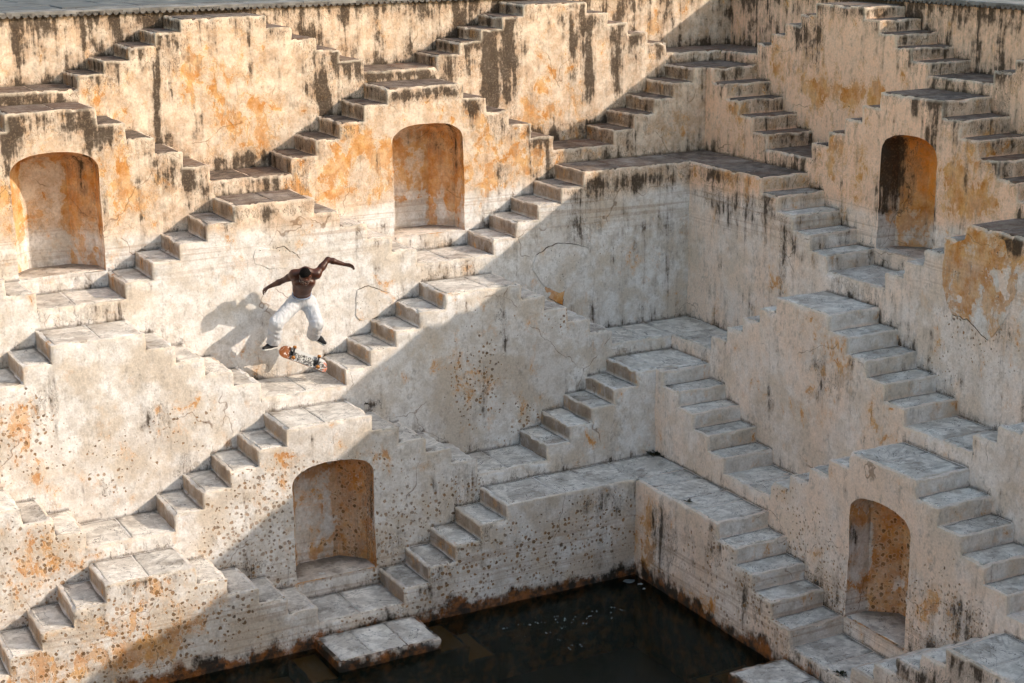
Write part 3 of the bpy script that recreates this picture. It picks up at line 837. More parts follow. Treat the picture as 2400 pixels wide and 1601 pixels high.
def water():
    t = NT("dark_water")
    nt = t.t
    w1 = t.noise(2.2, 4, .55, t.vec((1, 1, 1)))
    w2 = t.noise(9, 4, .6, t.vec((1, 1.6, 1)))
    nrm = t.bump(t.add(t.mul(w1, 1.0), t.mul(w2, 0.35)), 0.25, 0.03)
    tr = t.n("ShaderNodeBsdfTransparent", {0: (0.62, 0.60, 0.47)})
    murk = t.n("ShaderNodeBsdfDiffuse", {0: (0.007, 0.012, 0.008)})
    gl = t.n("ShaderNodeBsdfGlossy", {'Color': (1, 1, 1), 'Roughness': 0.09, 'Normal': nrm})
    fr = t.n("ShaderNodeFresnel", {'IOR': 1.19, 'Normal': nrm})
    m1 = t.n("ShaderNodeMixShader", {0: 0.42, 1: tr.outputs[0], 2: murk.outputs[0]})
    m2 = t.n("ShaderNodeMixShader", {0: fr.outputs[0], 1: m1.outputs[0], 2: gl.outputs[0]})
    nt.links.new(m2.outputs[0], nt.nodes["Material Output"].inputs[0])
    o = link('water', mesh('water', [(-23.2, -18.5, -8.24), (-4.6, -18.5, -8.24), (-4.6, -4.6, -8.24), (-23.2, -4.6, -8.24)], [(0, 1, 2, 3)]), None, t.mat)
    tag(o, kind='structure')
    bed = simple("silt", (0.012, 0.012, 0.010), .9)
    b = link('well_bed', mesh('well_bed', [(-23.2, -18.5, -9.6), (-4.6, -18.5, -9.6), (-4.6, -4.6, -9.6), (-23.2, -4.6, -9.6)], [(0, 1, 2, 3)]), None, bed)
    tag(b, kind='structure')
water()

# ------------------------------------------------------------------ stair blocks and landings
def stones_for(parent, w, n, cols, plat, clip=None):
    q0, q1 = PL(w, n) + 0.05, PL(w, n - 1) - 0.012
    for i, (a, b, z) in enumerate(cols):
        lo_low = i == 0 or cols[i - 1][2] < z - .01
        hi_low = i == len(cols) - 1 or cols[i + 1][2] < z - .01
        s0 = a + (0.045 if lo_low else 0.012); s1 = b - (0.045 if hi_low else 0.012)
        if i == plat:
            if clip is not None:
                flags(parent, w, s0, clip + 0.02, q0, q1, z, max(1, int(round((clip - s0) / .6))))
                flags(parent, w, clip + 0.03, CO(w, n - 1) - .012, PL(w, n) + 0.015, q1, z, 1)
            else:
                flags(parent, w, s0, s1, q0, q1, z)
        else:
            slab('tread', parent, w, s0, s1, q0, q1, z, random.uniform(.005, .011), dirty=(.1, 0.0 if hi_low else 1.0, .9, 0.0 if lo_low else 1.0))

def pyramid(w, n, p, label, niche=None, thing=True, steps=4):
    a, ta = fl(w, n, p, 0); b, tb = fl(w, n, p, 1); z, r = ZT[n], RS[n]
    cols = [(a - k * ta, a - (k - 1) * ta, z - k * r) for k in range(steps, 0, -1)] + [(a, b, z)] + [(b + (k - 1) * tb, b + k * tb, z - k * r) for k in range(1, steps + 1)]
    base = ZT[n + 1] - 5 * RS[n + 1] - 0.12 if n < 6 else -9.4
    zl = z - 5 * r - 0.02
    root = None
    if thing:
        root = empty('stair_block', W3(w, (a + b) / 2, PL(w, n), base), label, 'stairs', 'stair blocks of the stepwell')
    o = build_mass('wall' if thing else 'terrace', root, w, n, cols, base, niche=niche, ends=(zl, zl) if n < 7 else (base, base))
    if thing:
        stones_for(root, w, n, cols, steps)
        if niche: niche_mesh('niche', root, w, n, niche)
    else: tag(o, kind='structure')
    return root

def landing(w, n, p, label, thing=True):
    """landing between pyramid p-1 (below in s) and p+1"""
    a, ta = fl(w, n, p - 1, 1); b, tb = fl(w, n, p + 1, 0)
    s0, s1 = a + 4 * ta, b - 4 * tb
    z = ZT[n] - 5 * RS[n]
    base = ZT[n + 1] - 2.2 * RS[n + 1] if n < 6 else -9.4
    root = None
    if thing:
        root = empty('landing', W3(w, (s0 + s1) / 2, PL(w, n), base), label, 'landing', 'landings of the stepwell')
    o = build_mass('wall' if thing else 'terrace', root, w, n, [(s0, s1, z)], base)
    if thing: flags(root, w, s0 + .012, s1 - .012, PL(w, n) + .05, PL(w, n - 1) - .012, z)
    else: tag(o, kind='structure')

def corner_block(n, pA, pB, label):
    z, r = ZT[n], RS[n]
    root = empty('corner_stair_block', (YB[n], YA[n], ZT[n + 1] - 1), label, 'stairs', 'corner stair blocks of the stepwell')
    base = ZT[n + 1] - 5 * RS[n + 1] - 0.12 if n < 6 else -9.4
    for w, p in (('A', pA), ('B', pB)):
        a, ta = fl(w, n, p, 0)
        end = CO(w, n - 1) + .02 if w == 'A' else CO(w, n)
        cols = [(a - k * ta, a - (k - 1) * ta, z - k * r) for k in range(4, 0, -1)] + [(a, end, z)]
        build_mass('wall', root, w, n, cols, base, clip=CO(w, n) if w == 'A' else None, ends=(z - 5 * r - .02, None))
        if w == 'A': stones_for(root, w, n, cols, 4, clip=CO(w, n))
        else:
            stones_for(root, w, n, cols[:4] + [(a, end + .04, z)], 4)

def corner_landing(n, pA, pB, label):
    z = ZT[n] - 5 * RS[n]
    root = empty('corner_landing', (YB[n], YA[n], z - .5), label, 'landing', 'landings of the stepwell')
    base = ZT[n + 1] - 2.2 * RS[n + 1]
    for w, p in (('A', pA), ('B', pB)):
        b, tb = fl(w, n, p, 1)
        end = CO(w, n - 1) + .02 if w == 'A' else CO(w, n)
        cols = [(b + 4 * tb, end, z)]
        build_mass('wall', root, w, n, cols, base, clip=CO(w, n) if w == 'A' else None)
        q0, q1 = PL(w, n) + .05, PL(w, n - 1) - .012
        if w == 'A':
            flags(root, w, b + 4 * tb + .012, CO(w, n) + .02, q0, q1, z, 2)
            flags(root, w, CO(w, n) + .03, CO(w, n - 1) - .012, PL(w, n) + .015, q1, z, 1)
        else: flags(root, w, b + 4 * tb + .012, end - .005, q0, q1, z, 2)

NA2a = (-13.13, -11.927, -3.53, -2.11, -1.812)
NA2b = (-7.475, -6.262, -3.53, -2.11, -1.812)
NA5 = (-10.295, -9.085, -7.645, -6.26, -5.95)
NB2 = (-7.30, -6.14, -3.53, -2.10, -1.80)
NB5 = (-10.085, -8.95, -7.65, -6.19, -5.895)

# left (sunlit) side, top row to water
pyramid('A', 1, -2, 'broad cream stair block at the upper left, topmost tier, ochre blotch on its face')
pyramid('A', 1, 0, 'topmost stair block with tall black streaks, left of the upper corner landing')
pyramid('A', 2, -3, 'stair block with the sunlit arched niche at the left edge of the photo', NA2a)
pyramid('A', 2, -1, 'ochre stained stair block with the arched niche at upper centre', NA2b)
pyramid_A3 = pyramid('A', 3, -2, 'white limewashed stair block directly behind the jumping skateboarder')
pyramid('A', 3, -4, 'stair block at left edge showing only its last step beside the sunlit niche landing')
pyramid('A', 4, -3, 'pale stair block at mid left, below and left of the skateboarder')
pyramid('A', 4, -1, 'stair block right of the skateboard, cut by the edge of the big shadow')
pyramid('A', 5, -2, 'stair block with an arched niche at lower centre, above the water slab', NA5)
pyramid('A', 5, -4, 'pitted stair block at lower left edge with only its lowest steps in view')
pyramid('A', 6, -3, 'ochre pitted stair block in the bottom left corner just above the water')
pyramid('A', 7, -2, 'low stone platform standing in the water at bottom centre', steps=2)
# right (shaded) side
pyramid('B', 1, 0, 'topmost stair block on the shaded right side, with a sunlit patch on its top')
pyramid('B', 1, -2, 'stair block at the upper right edge, only its first steps in view')
pyramid('B', 2, -1, 'stair block on the right with an orange and black stained arched niche', NB2)
pyramid('B', 3, -2, 'stair block at the right edge with a large orange plaster patch')
pyramid('B', 4, -1, 'pinkish shaded stair block at centre right, below the L shaped stone corner wall')
pyramid('B', 4, -3, 'stair block at the right edge below mid height, only two steps in view')
pyramid('B', 5, -2, 'stair block at lower right with a deep brown spotted arched niche', NB5)
pyramid('B', 6, -3, 'dark stained stair block in the bottom right corner')
pyramid('B', 7, -2, 'low stone platform in the water at the bottom right edge', steps=2)
# the inner corner where both sides meet
corner_block(2, 1, 1, 'uppermost corner stair block with flights down both walls in shade')
corner_block(3, 0, 0, 'tall corner stair block with broad L shaped top and grey white wall below')
corner_block(5, 0, 0, 'small corner stair block in mid shade with five steps down each side')
corner_block(6, -1, -1, 'lowest corner stair block with long white L shaped top above the dark water')
corner_landing(1, 0, 0, 'dark corner landing at the very top where both rim walls meet')
corner_landing(4, -1, -1, 'corner landing at the foot of the tall grey white corner wall')
landing('A', 1, -3, 'brown stone landing at the upper left edge under the scalloped rim wall')
landing('A', 1, -1, 'topmost landing at upper centre, above the central arched niche')
landing('A', 2, -2, 'brown landing between the two upper arched niches, below the ochre blotch')
landing('A', 2, 0, 'landing crossed by the shadow edge right of the central arched niche')
landing('A', 3, -3, 'sunlit landing in front of the left edge arched niche')
landing('A', 3, -1, 'sunlit landing in front of the central upper arched niche')
landing('A', 4, -2, 'landing under the skateboard with the board shadow across it')
landing('A', 5, -3, 'sunlit landing at lower left between two pitted stair blocks')
landing('A', 5, -1, 'shaded landing left of the small corner stair block')
landing('A', 6, -2, 'cracked landing in front of the lower centre arched niche')
landing('B', 1, -1, 'top landing on the right side under the streaked rim wall')
landing('B', 2, 0, 'landing at the foot of the upper right flight from the uppermost corner block')
landing('B', 3, -1, 'landing in front of the orange and black niche on the right')
landing('B', 4, -2, 'reddish landing at right above the brown spotted niche block')
landing('B', 5, -1, 'landing left of the brown spotted niche block on the right')
landing('B', 6, -2, 'landing in front of the brown spotted niche at bottom right')
# continuation beyond the frame: the same rhythm of blocks and landings, then plain terraces
for w_, n_, ps, ls in (('A', 1, (-4,), (-5,)), ('A', 2, (-5,), (-4,)), ('A', 3, (), (-5,)), ('A', 4, (-5,), (-4,)), ('A', 5, (), (-5,)), ('A', 6, (-5,), (-4,)),
                       ('B', 1, (-4,), (-3,)), ('B', 2, (-3, -5), (-2, -4)), ('B', 3, (-4,), (-3,)), ('B', 4, (-5,), (-4,)), ('B', 5, (-4,), (-3, -5)), ('B', 6, (-5,), (-4,))):
    for p_ in ps: pyramid(w_, n_, p_, '', thing=False)
    for p_ in ls: landing(w_, n_, p_, '', thing=False)
for w_, end_ in (('A', -28.0), ('B', -22.6)):
    for n_ in range(1, 7):
        lastp = {1: -4, 2: -5, 3: -4, 4: -5, 5: -4, 6: -5}[n_]
        s1_ = fl(w_, n_, lastp, 0)[0] - 4 * fl(w_, n_, lastp, 0)[1]
        if w_ == 'A' and n_ in (1, 3, 5): s1_ = fl('A', n_, -6, 1)[0] + 4 * fl('A', n_, -6, 1)[1]
        if w_ == 'B' and n_ == 5: s1_ = fl('B', 5, -6, 1)[0] + 4 * fl('B', 5, -6, 1)[1]
        q_, b_, h_ = PL(w_, n_), PL(w_, n_ - 1), ZT[n_] - 5 * RS[n_]
        fs_ = [(1, 0, 3, 2), (2, 3, 4, 5)]
        me_ = mesh('terrace', [W3(w_, *v) for v in ((s1_, q_, -9.4), (end_, q_, -9.4), (end_, q_, h_), (s1_, q_, h_), (s1_, b_, h_), (end_, b_, h_))], fs_ if w_ == 'A' else [f[::-1] for f in fs_])
        tag(link('terrace', me_, None, MAT_PL), kind='structure')

# ------------------------------------------------------------------ rim walls, cornice, pavement
def scallop_mesh():
    vs, fs = [], []
    k = 9
    for d in (0.0, 0.072):
        vs.append((0, -d, 0.0))
        for i in range(k + 1):
            a = math.pi * i / k
            vs.append((0.047 * math.cos(a), -d, -0.060 * math.sin(a) - 0.004))
    m_ = k + 2
    for i in range(1, k + 1):
        fs.append((m_, m_ + i + 1, m_ + i))
        fs.append((i, i + 1, m_ + i + 1, m_ + i))
    me = mesh('scallop', vs, fs)
    bm = bmesh.new(); bm.from_mesh(me); bmesh.ops.recalc_face_normals(bm, faces=bm.faces); bm.to_mesh(me); bm.free()
    return me
MAT_CORN = simple("soot_grey_stone", (0.13, 0.12, 0.112), .9, .6, 14)
MAT_COPE = simple("coping_stone", (0.20, 0.195, 0.19), .85, .4, 4)
SC = scallop_mesh(); SC.materials.append(MAT_CORN)
def rim(w, s0, s1, sc0, label):
    n = 0
    root = empty('rim_wall', W3(w, (s0 + s1) / 2, PL(w, 0), -1.1), label, 'wall', 'rim walls of the stepwell')
    build_mass('wall', root, w, 0, [(s0, s1 + (.3 if w == 'A' else 0), -0.055)], ZT[1] - 5 * RS[1] - .12, clip=CO(w, 0) if w == 'A' else None, q1=PL(w, 0) + 0.3)
    # coping stones
    s = s0
    while s < s1 - .05:
        e = min(s + random.uniform(.8, 1.25), s1)
        if w == 'A' or e <= PL('A', 0) + .01:
            slab('coping_stone', root, w, s + .004, e - .004, PL(w, 0) - 0.066, PL(w, 0) + 0.42, -0.050, 0.022, .005, MAT_COPE, .01)
        s = e
    s = sc0
    while s < s1 - .05:
        o = bpy.data.objects.new('scallop', SC); col.objects.link(o); o.parent = root
        o.location = Vector(W3(w, s, PL(w, 0) + .005, -0.052)) - root.location
        if w == 'B': o.rotation_euler = (0, 0, -math.pi / 2)
        s += 0.101
rim('A', -27.5, YB[0] - .002, -13.2, 'black streaked rim wall at the top left with scalloped cornice')
rim('B', -21.0, YA[0], -9.0, 'dark streaked rim wall at the top right with scalloped cornice')

root = bpy.data.objects.new('pavement', None); col.objects.link(root); root['kind'] = 'structure'
y = YA[0] + .43
for rowi in range(5):
    x = -17.0 + random.uniform(0, .6); d = random.uniform(.8, 1.1)
    while x < 2.5:
        e = x + random.uniform(1.0, 1.9)
        slab('flagstone', root, 'A', x + .006, e - .006, y + .006, y + d - .006, -0.045, random.uniform(.018, .028), .008, MAT_PAVE, .01)
        x = e
    y += d
x = YB[0] + .43
for rowi in range(2):
    y = 0.2; d = random.uniform(.8, 1.1)
    while y > -12:
        e = y - random.uniform(1.0, 1.9)
        slab('flagstone', root, 'B', e + .006, y - .006, x + .006, x + d - .006, -0.045, random.uniform(.018, .028), .008, MAT_COPE, .01)
        y = e
    x += d

# ------------------------------------------------------------------ loose plaster patches with cracked outline
def patch(label_parent, w, n, pts, holes, crack_runs, tint, proud=0.006, name='plaster_patch'):
    q = PL(w, n)
    c = np.array(pts); 
    dense = []
    for i in range(len(c)):
        a, b = c[i], c[(i + 1) % len(c)]
        for k in range(4):
            p = a + (b - a) * k / 4
            p = p + rng.normal(0, 0.006, 2)
            dense.append(p)
    m_ = len(dense); cen = c.mean(0)
    vs = [W3(w, p[0], q + 0.01, p[1]) for p in dense] + [W3(w, p[0], q - proud, p[1]) for p in dense]
    inn = [p + (cen - p) * 0.03 for p in dense]
    vs += [W3(w, p[0], q - proud - .003, p[1]) for p in inn]
    fs = []
    for r in (0, m_):
        for i in range(m_):
            j = (i + 1) % m_; fs.append((r + i, r + j, r + m_ + j, r + m_ + i))
    fs.append(tuple(range(2 * m_, 3 * m_)))
    me = mesh(name, vs, fs)
    bm = bmesh.new(); bm.from_mesh(me); bmesh.ops.recalc_face_normals(bm, faces=bm.faces)
    bmesh.ops.triangulate(bm, faces=[f for f in bm.faces if len(f.verts) > 4])
    bm.to_mesh(me); bm.free()
    N = len(me.vertices)
    a = me.attributes.new('paint', 'FLOAT_COLOR', 'POINT'); a.data.foreach_set('color', np.tile(np.array(tint, np.float32), (N, 1)).ravel())
    a = me.attributes.new('dist', 'FLOAT_VECTOR', 'POINT'); a.data.foreach_set('vector', np.tile(np.array([3, 2, 0], np.float32), (N, 1)).ravel())
    o = child(name, me, label_parent, MAT_PL)
    # the open crack along part of its outline
    for a_, b_ in crack_runs:
        run = dense[a_ * 4:b_ * 4 + 1]
        vs, fs = [], []
        for i, p in enumerate(run):
            u = i / max(1, len(run) - 1)
            wd = 0.003 + 0.007 * math.sin(u * math.pi) * random.uniform(.3, 1.3)
            nrm = p - cen; nrm = nrm / np.linalg.norm(nrm)
            for sgn in (-1, 1):
                pp = p + nrm * wd * sgn * .5 + nrm * .004
                vs.append(W3(w, pp[0], q - proud - .006, pp[1]))
            for sgn in (-1, 1):
                pp = p + nrm * wd * sgn * .5 + nrm * .004
                vs.append(W3(w, pp[0], q + .005, pp[1]))
            if i:
                b4 = 4 * i
                for f in ((b4 - 4, b4 - 3, b4 + 1, b4), (b4 - 4, b4, b4 + 2, b4 - 2), (b4 - 3, b4 - 1, b4 + 3, b4 + 1)): fs.append(f)
        child('crack', mesh('crack', vs, fs), o, MAT_CRACK)
    # small nail holes keyed into the patch
    if holes:
        vs, fs = [], []
        for h in holes:
            r_ = random.uniform(.004, .009); b = len(vs)
            for i in range(6):
                an = i * math.pi / 3
                vs.append(W3(w, h[0] + r_ * math.cos(an), q - proud - .0055, h[1] + r_ * math.sin(an)))
            fs.append(tuple(range(b, b + 6)))
        ho = child('hole', mesh('hole', vs, fs), o, MAT_CRACK); ho['kind'] = 'stuff'
def inpoly(p, poly):
    c = False; j = len(poly) - 1
    for i in range(len(poly)):
        if (poly[i][1] > p[1]) != (poly[j][1] > p[1]) and p[0] < (poly[j][0] - poly[i][0]) * (p[1] - poly[i][1]) / (poly[j][1] - poly[i][1]) + poly[i][0]: c = not c
        j = i
    return c
def scatter(poly, k):
    a = np.array(poly); lo, hi = a.min(0), a.max(0); out = []
    while len(out) < k:
        p = rng.uniform(lo, hi)
        if inpoly(p, poly): out.append(p)
    return out
def find_block(lab):
    return next(o for o in col.objects if o.get('label', '').startswith(lab))
P1 = [(-10.01,-3.25),(-9.73,-3.29),(-9.6,-3.28),(-9.51,-3.36),(-9.41,-3.41),(-9.36,-3.48),(-9.37,-3.53),(-9.46,-3.57),(-9.58,-3.6),(-9.69,-3.58),(-9.81,-3.58),(-9.94,-3.52),(-10.05,-3.48),(-10.07,-3.35)]
P2 = [(-8.51,-4.05),(-8.32,-4.01),(-8.15,-4.08),(-7.99,-4.15),(-7.89,-4.2),(-7.91,-4.32),(-8.06,-4.43),(-8.26,-4.5),(-8.47,-4.51),(-8.54,-4.42),(-8.52,-4.2)]
P3 = [(-5.48,-3.86),(-5.26,-3.74),(-5.05,-3.7),(-4.81,-3.75),(-4.55,-3.84),(-4.49,-3.97),(-4.54,-4.1),(-4.65,-4.3),(-4.81,-4.4),(-4.97,-4.47),(-5.07,-4.51),(-5.15,-4.47),(-5.34,-4.36),(-5.47,-4.2),(-5.56,-4.06),(-5.54,-3.94)]
P3b = [(-5.34,-4.36),(-5.15,-4.47),(-5.07,-4.51),(-4.97,-4.47),(-5.0,-4.61),(-5.02,-4.7),(-5.18,-4.62),(-5.28,-4.53)]
P4 = [(-8.54,-2.97),(-8.85,-2.83),(-9.02,-2.67),(-9.32,-2.67),(-9.55,-2.72),(-9.65,-2.94),(-9.8,-3.12),(-9.81,-3.3),(-9.73,-3.47),(-9.65,-3.73),(-9.4,-4.05),(-9.16,-3.93),(-8.99,-3.85),(-8.73,-3.85),(-8.61,-3.72),(-8.52,-3.5),(-8.48,-3.22)]
a3 = find_block('white limewashed')
patch(a3, 'A', 3, P1, scatter(P1, 6), [(1, 5)], (0.15, 0, 0, 0))
patch(a3, 'A', 3, P2, scatter(P2, 9), [(0, 3)], (0.25, 0, 0, 0))
c3 = find_block('tall corner')
patch(c3, 'A', 3, P3, scatter(P3, 16), [(0, 4)], (0, 0, 0, 0))
patch(c3, 'A', 3, P3b, [], [(4, 7)], (1.6, .2, 0, 0), .004, 'bare_patch')
b3 = find_block('stair block at the right edge with a large orange')
patch(b3, 'B', 3, P4, scatter(P4, 26), [(10, 13)], (1.15, 0, 0, 0))

# ------------------------------------------------------------------ person: implicit surface -> mesh
class Field:
    def __init__(self, lo, hi, h):
        self.lo = np.array(lo, float); self.h = h
        self.n = np.ceil((np.array(hi) - self.lo) / h).astype(int) + 1
        self.F = np.full(self.n, 1.0, np.float32)
    def box(self, lo, hi, m):
        a = np.clip(np.floor((np.array(lo) - m - self.lo) / self.h).astype(int), 0, self.n - 1)
        b = np.clip(np.ceil((np.array(hi) + m - self.lo) / self.h).astype(int) + 1, 1, self.n)
        sl = tuple(slice(x, y) for x, y in zip(a, b))
        g = [self.lo[i] + self.h * np.arange(a[i], b[i]) for i in range(3)]
        P = np.stack(np.meshgrid(*g, indexing='ij'), -1)
        return sl, P
    def smin(self, sl, d, k):
        a = self.F[sl]
        hh = np.clip(.5 + .5 * (d - a) / k, 0, 1)
        self.F[sl] = (d + (a - d) * hh - k * hh * (1 - hh)).astype(np.float32)
    def cone(self, a, b, ra, rb, k=0.02, fold=0.0, sq=None):
        a, b = np.array(a, float), np.array(b, float); R = max(ra, rb)
        sl, P = self.box(np.minimum(a, b) - R, np.maximum(a, b) + R, k + .012)
        ab = b - a; t = np.clip(((P - a) @ ab) / (ab @ ab), 0, 1)
        D = P - (a + t[..., None] * ab)
        if sq is not None:      # flatten along a direction: sq = (dir, factor)
            u = np.array(sq[0], float); u /= np.linalg.norm(u)
            c = D @ u; D = D + (c * (1 / sq[1] - 1))[..., None] * u
        d = np.linalg.norm(D, axis=-1) - (ra + (rb - ra) * t)
        if fold: d = d + fold * (np.sin(P[..., 2] * 62 + P[..., 0] * 38 + 2 * np.sin(P[..., 1] * 30)) + .7 * np.sin(P[..., 0] * 71 - P[..., 2] * 47 + P[..., 1] * 40))
        self.smin(sl, d, k)
    def ell(self, c, ax, r, k=0.02):
        c = np.array(c, float); A = np.array(ax, float); r = np.array(r, float)
        sl, P = self.box(c - r.max(), c + r.max(), k + .012)
        L = (P - c) @ A.T
        k0 = np.linalg.norm(L / r, axis=-1); k1 = np.linalg.norm(L / r ** 2, axis=-1) + 1e-9
        self.smin(sl, k0 * (k0 - 1) / k1, k)
    def mesh(self, name):
        F, n, h = self.F, self.n, self.h
        s = F < 0
        c = [s[i:n[0] - 1 + i, j:n[1] - 1 + j, k:n[2] - 1 + k] for i in (0, 1) for j in (0, 1) for k in (0, 1)]
        tot = np.sum(c, axis=0)
        act = np.argwhere((tot > 0) & (tot < 8))
        ids = np.full(n - 1, -1, int); ids[tuple(act.T)] = np.arange(len(act))
        off = np.array([(i, j, k) for i in (0, 1) for j in (0, 1) for k in (0, 1)])
        vals = np.stack([F[tuple((act + o).T)] for o in off], 1)
        acc = np.zeros((len(act), 3)); cnt = np.zeros(len(act))
        for a in range(8):
            for b in range(a + 1, 8):
                if np.abs(off[a] - off[b]).sum() != 1: continue
                va, vb = vals[:, a], vals[:, b]; m_ = (va < 0) != (vb < 0)
                t = np.where(m_, va / np.where(m_, va - vb, 1), 0)
                acc += np.where(m_[:, None], off[a] + t[:, None] * (off[b] - off[a]), 0); cnt += m_
        V = self.lo + h * (act + acc / cnt[:, None])
        quads = []
        for ax in range(3):
            sl0 = [slice(None)] * 3; sl1 = [slice(None)] * 3; sl0[ax] = slice(0, -1); sl1[ax] = slice(1, None)
            e = np.argwhere(s[tuple(sl0)] != s[tuple(sl1)])
            o1, o2 = [(1, 2), (2, 0), (0, 1)][ax]
            ok = (e[:, o1] > 0) & (e[:, o2] > 0) & (e[:, o1] < n[o1] - 1) & (e[:, o2] < n[o2] - 1); e = e[ok]
            d1 = np.zeros(3, int); d1[o1] = 1; d2 = np.zeros(3, int); d2[o2] = 1
            q = np.stack([ids[tuple((e - d1 - d2).T)], ids[tuple((e - d2).T)], ids[tuple(e.T)], ids[tuple((e - d1).T)]], 1)
            ins = s[tuple(e.T)]
            q = np.where(ins[:, None], q, q[:, ::-1]); quads.append(q)
        q = np.concatenate(quads)
        me = bpy.data.meshes.new(name)
        me.from_pydata(V.tolist(), [], q.tolist())
        me.shade_smooth(); me.update()
        return me

A_ = lambda *x: np.array(x, float)
J = {'pelvis': (-9.51, -3.02, -4.0), 'waist': (-9.537, -3.1, -3.898), 'belly': (-9.565, -3.2, -3.792), 'chest': (-9.573, -3.3, -3.659), 'neck': (-9.587, -3.4, -3.532), 'head': (-9.627, -3.5, -3.545), 'crown': (-9.627, -3.5, -3.455), 'chin': (-9.667, -3.6, -3.632), 'shL': (-9.71, -3.3, -3.546), 'elL': (-9.807, -3.12, -3.652), 'wrL': (-9.968, -2.97, -3.755), 'haL': (-10.039, -2.93, -3.803), 'shR': (-9.416, -3.38, -3.559), 'elR': (-9.221, -3.34, -3.38), 'wrR': (-9.005, -3.42, -3.458), 'haR': (-8.852, -3.46, -3.501), 'hipL': (-9.609, -3.0, -4.03), 'knL': (-9.975, -3.22, -4.214), 'anL': (-9.976, -3.06, -4.553), 'toL': (-10.176, -3.12, -4.613), 'heL': (-9.94, -3.04, -4.62), 'hipR': (-9.4, -3.02, -4.052), 'knR': (-9.41, -3.3, -4.282), 'anR': (-9.355, -3.02, -4.544), 'toR': (-9.272, -3.12, -4.623), 'heR': (-9.337, -2.99, -4.567), 'glL': (-9.758, -3.7, -3.552), 'glR': (-9.65, -3.7, -3.558), 'nose': (-9.71, -3.72, -3.578), 'b_nose': (-9.876, -3.1, -4.655), 'b_tail': (-9.224, -3.18, -4.983)}
J = {k: A_(*v) for k, v in J.items()}
def unit(v): return v / np.linalg.norm(v)
def skin_mat():
    t = NT("brown_skin")
    n = t.noise(14, 4, .6)
    c = t.mix(t.ss(n, .35, .65), (0.050, 0.0145, 0.0055), (0.082, 0.024, 0.009))
    return t.out(c, .42, t.bump(n, .15, .004), .5)
def cloth_mat():
    t = NT("white_cotton_trousers")
    n = t.noise(8, 2, .5, t.vec((1.8, 1.2, .7)), .8); n2 = t.noise(60, 2, .6)
    c = t.mix(t.ss(n, .35, .65), (0.49, 0.50, 0.53), (0.58, 0.59, 0.62))
    return t.out(c, .9, t.bump(t.add(t.mul(n, 1.0), t.mul(n2, .05)), .7, .03), .15)
SKIN, CLOTH = skin_mat(), cloth_mat()
HAIR = simple("black_hair", (0.006, 0.005, 0.0045), .85, .4, 60, .08)
SHOE = simple("black_shoe", (0.012, 0.012, 0.014), .55, .3, 40)
SOLE = simple("white_sole", (0.55, 0.54, 0.52), .7, .15, 30)
FRAME = simple("pale_glasses_frame", (0.22, 0.19, 0.16), .35, .1, 30, .5)

# head frame: face looks down towards the skateboard
fwd = unit(A_(-.40, -.70, -.58)); side_ = unit(np.cross(fwd, A_(0, 0, 1))); upv = np.cross(side_, fwd)
HA = np.stack([side_, fwd, upv])
hc = J['head']
def HP(x, y, z): return hc + side_ * x + fwd * y + upv * z

def hand(Fd, wr, tip, curl_dir, spread_dir, curl):
    d = unit(tip - wr); sp = unit(spread_dir - d * (spread_dir @ d)); cu = unit(np.cross(d, sp)) 
    if cu @ curl_dir < 0: cu = -cu
    base = wr + d * .015; mid = wr + d * .085
    for o in (-.024, -.008, .008, .024):
        Fd.cone(base + sp * o * .7, mid + sp * o, .016, .014, .012)
    for i, o in enumerate((-.030, -.010, .010, .029)):
        ln = (.068, .078, .074, .058)[i]
        p0 = mid + sp * o; p1 = p0 + unit(d + cu * curl * .5) * ln * .45
        p2 = p1 + unit(d * .7 + cu * curl) * ln * .32; p3 = p2 + unit(d * .35 + cu * curl * 1.2) * ln * .26
        for a, b, r in ((p0, p1, .0098), (p1, p2, .009), (p2, p3, .008)): Fd.cone(a, b, r, r * .93, .004)
    t0 = wr + d * .03 + sp * .026; t1 = t0 + unit(d * .7 + sp * .75 + cu * .2) * .040; t2 = t1 + unit(d + cu * .35 * curl) * .032
    Fd.cone(t0, t1, .013, .0115, .006); Fd.cone(t1, t2, .0105, .009, .004)

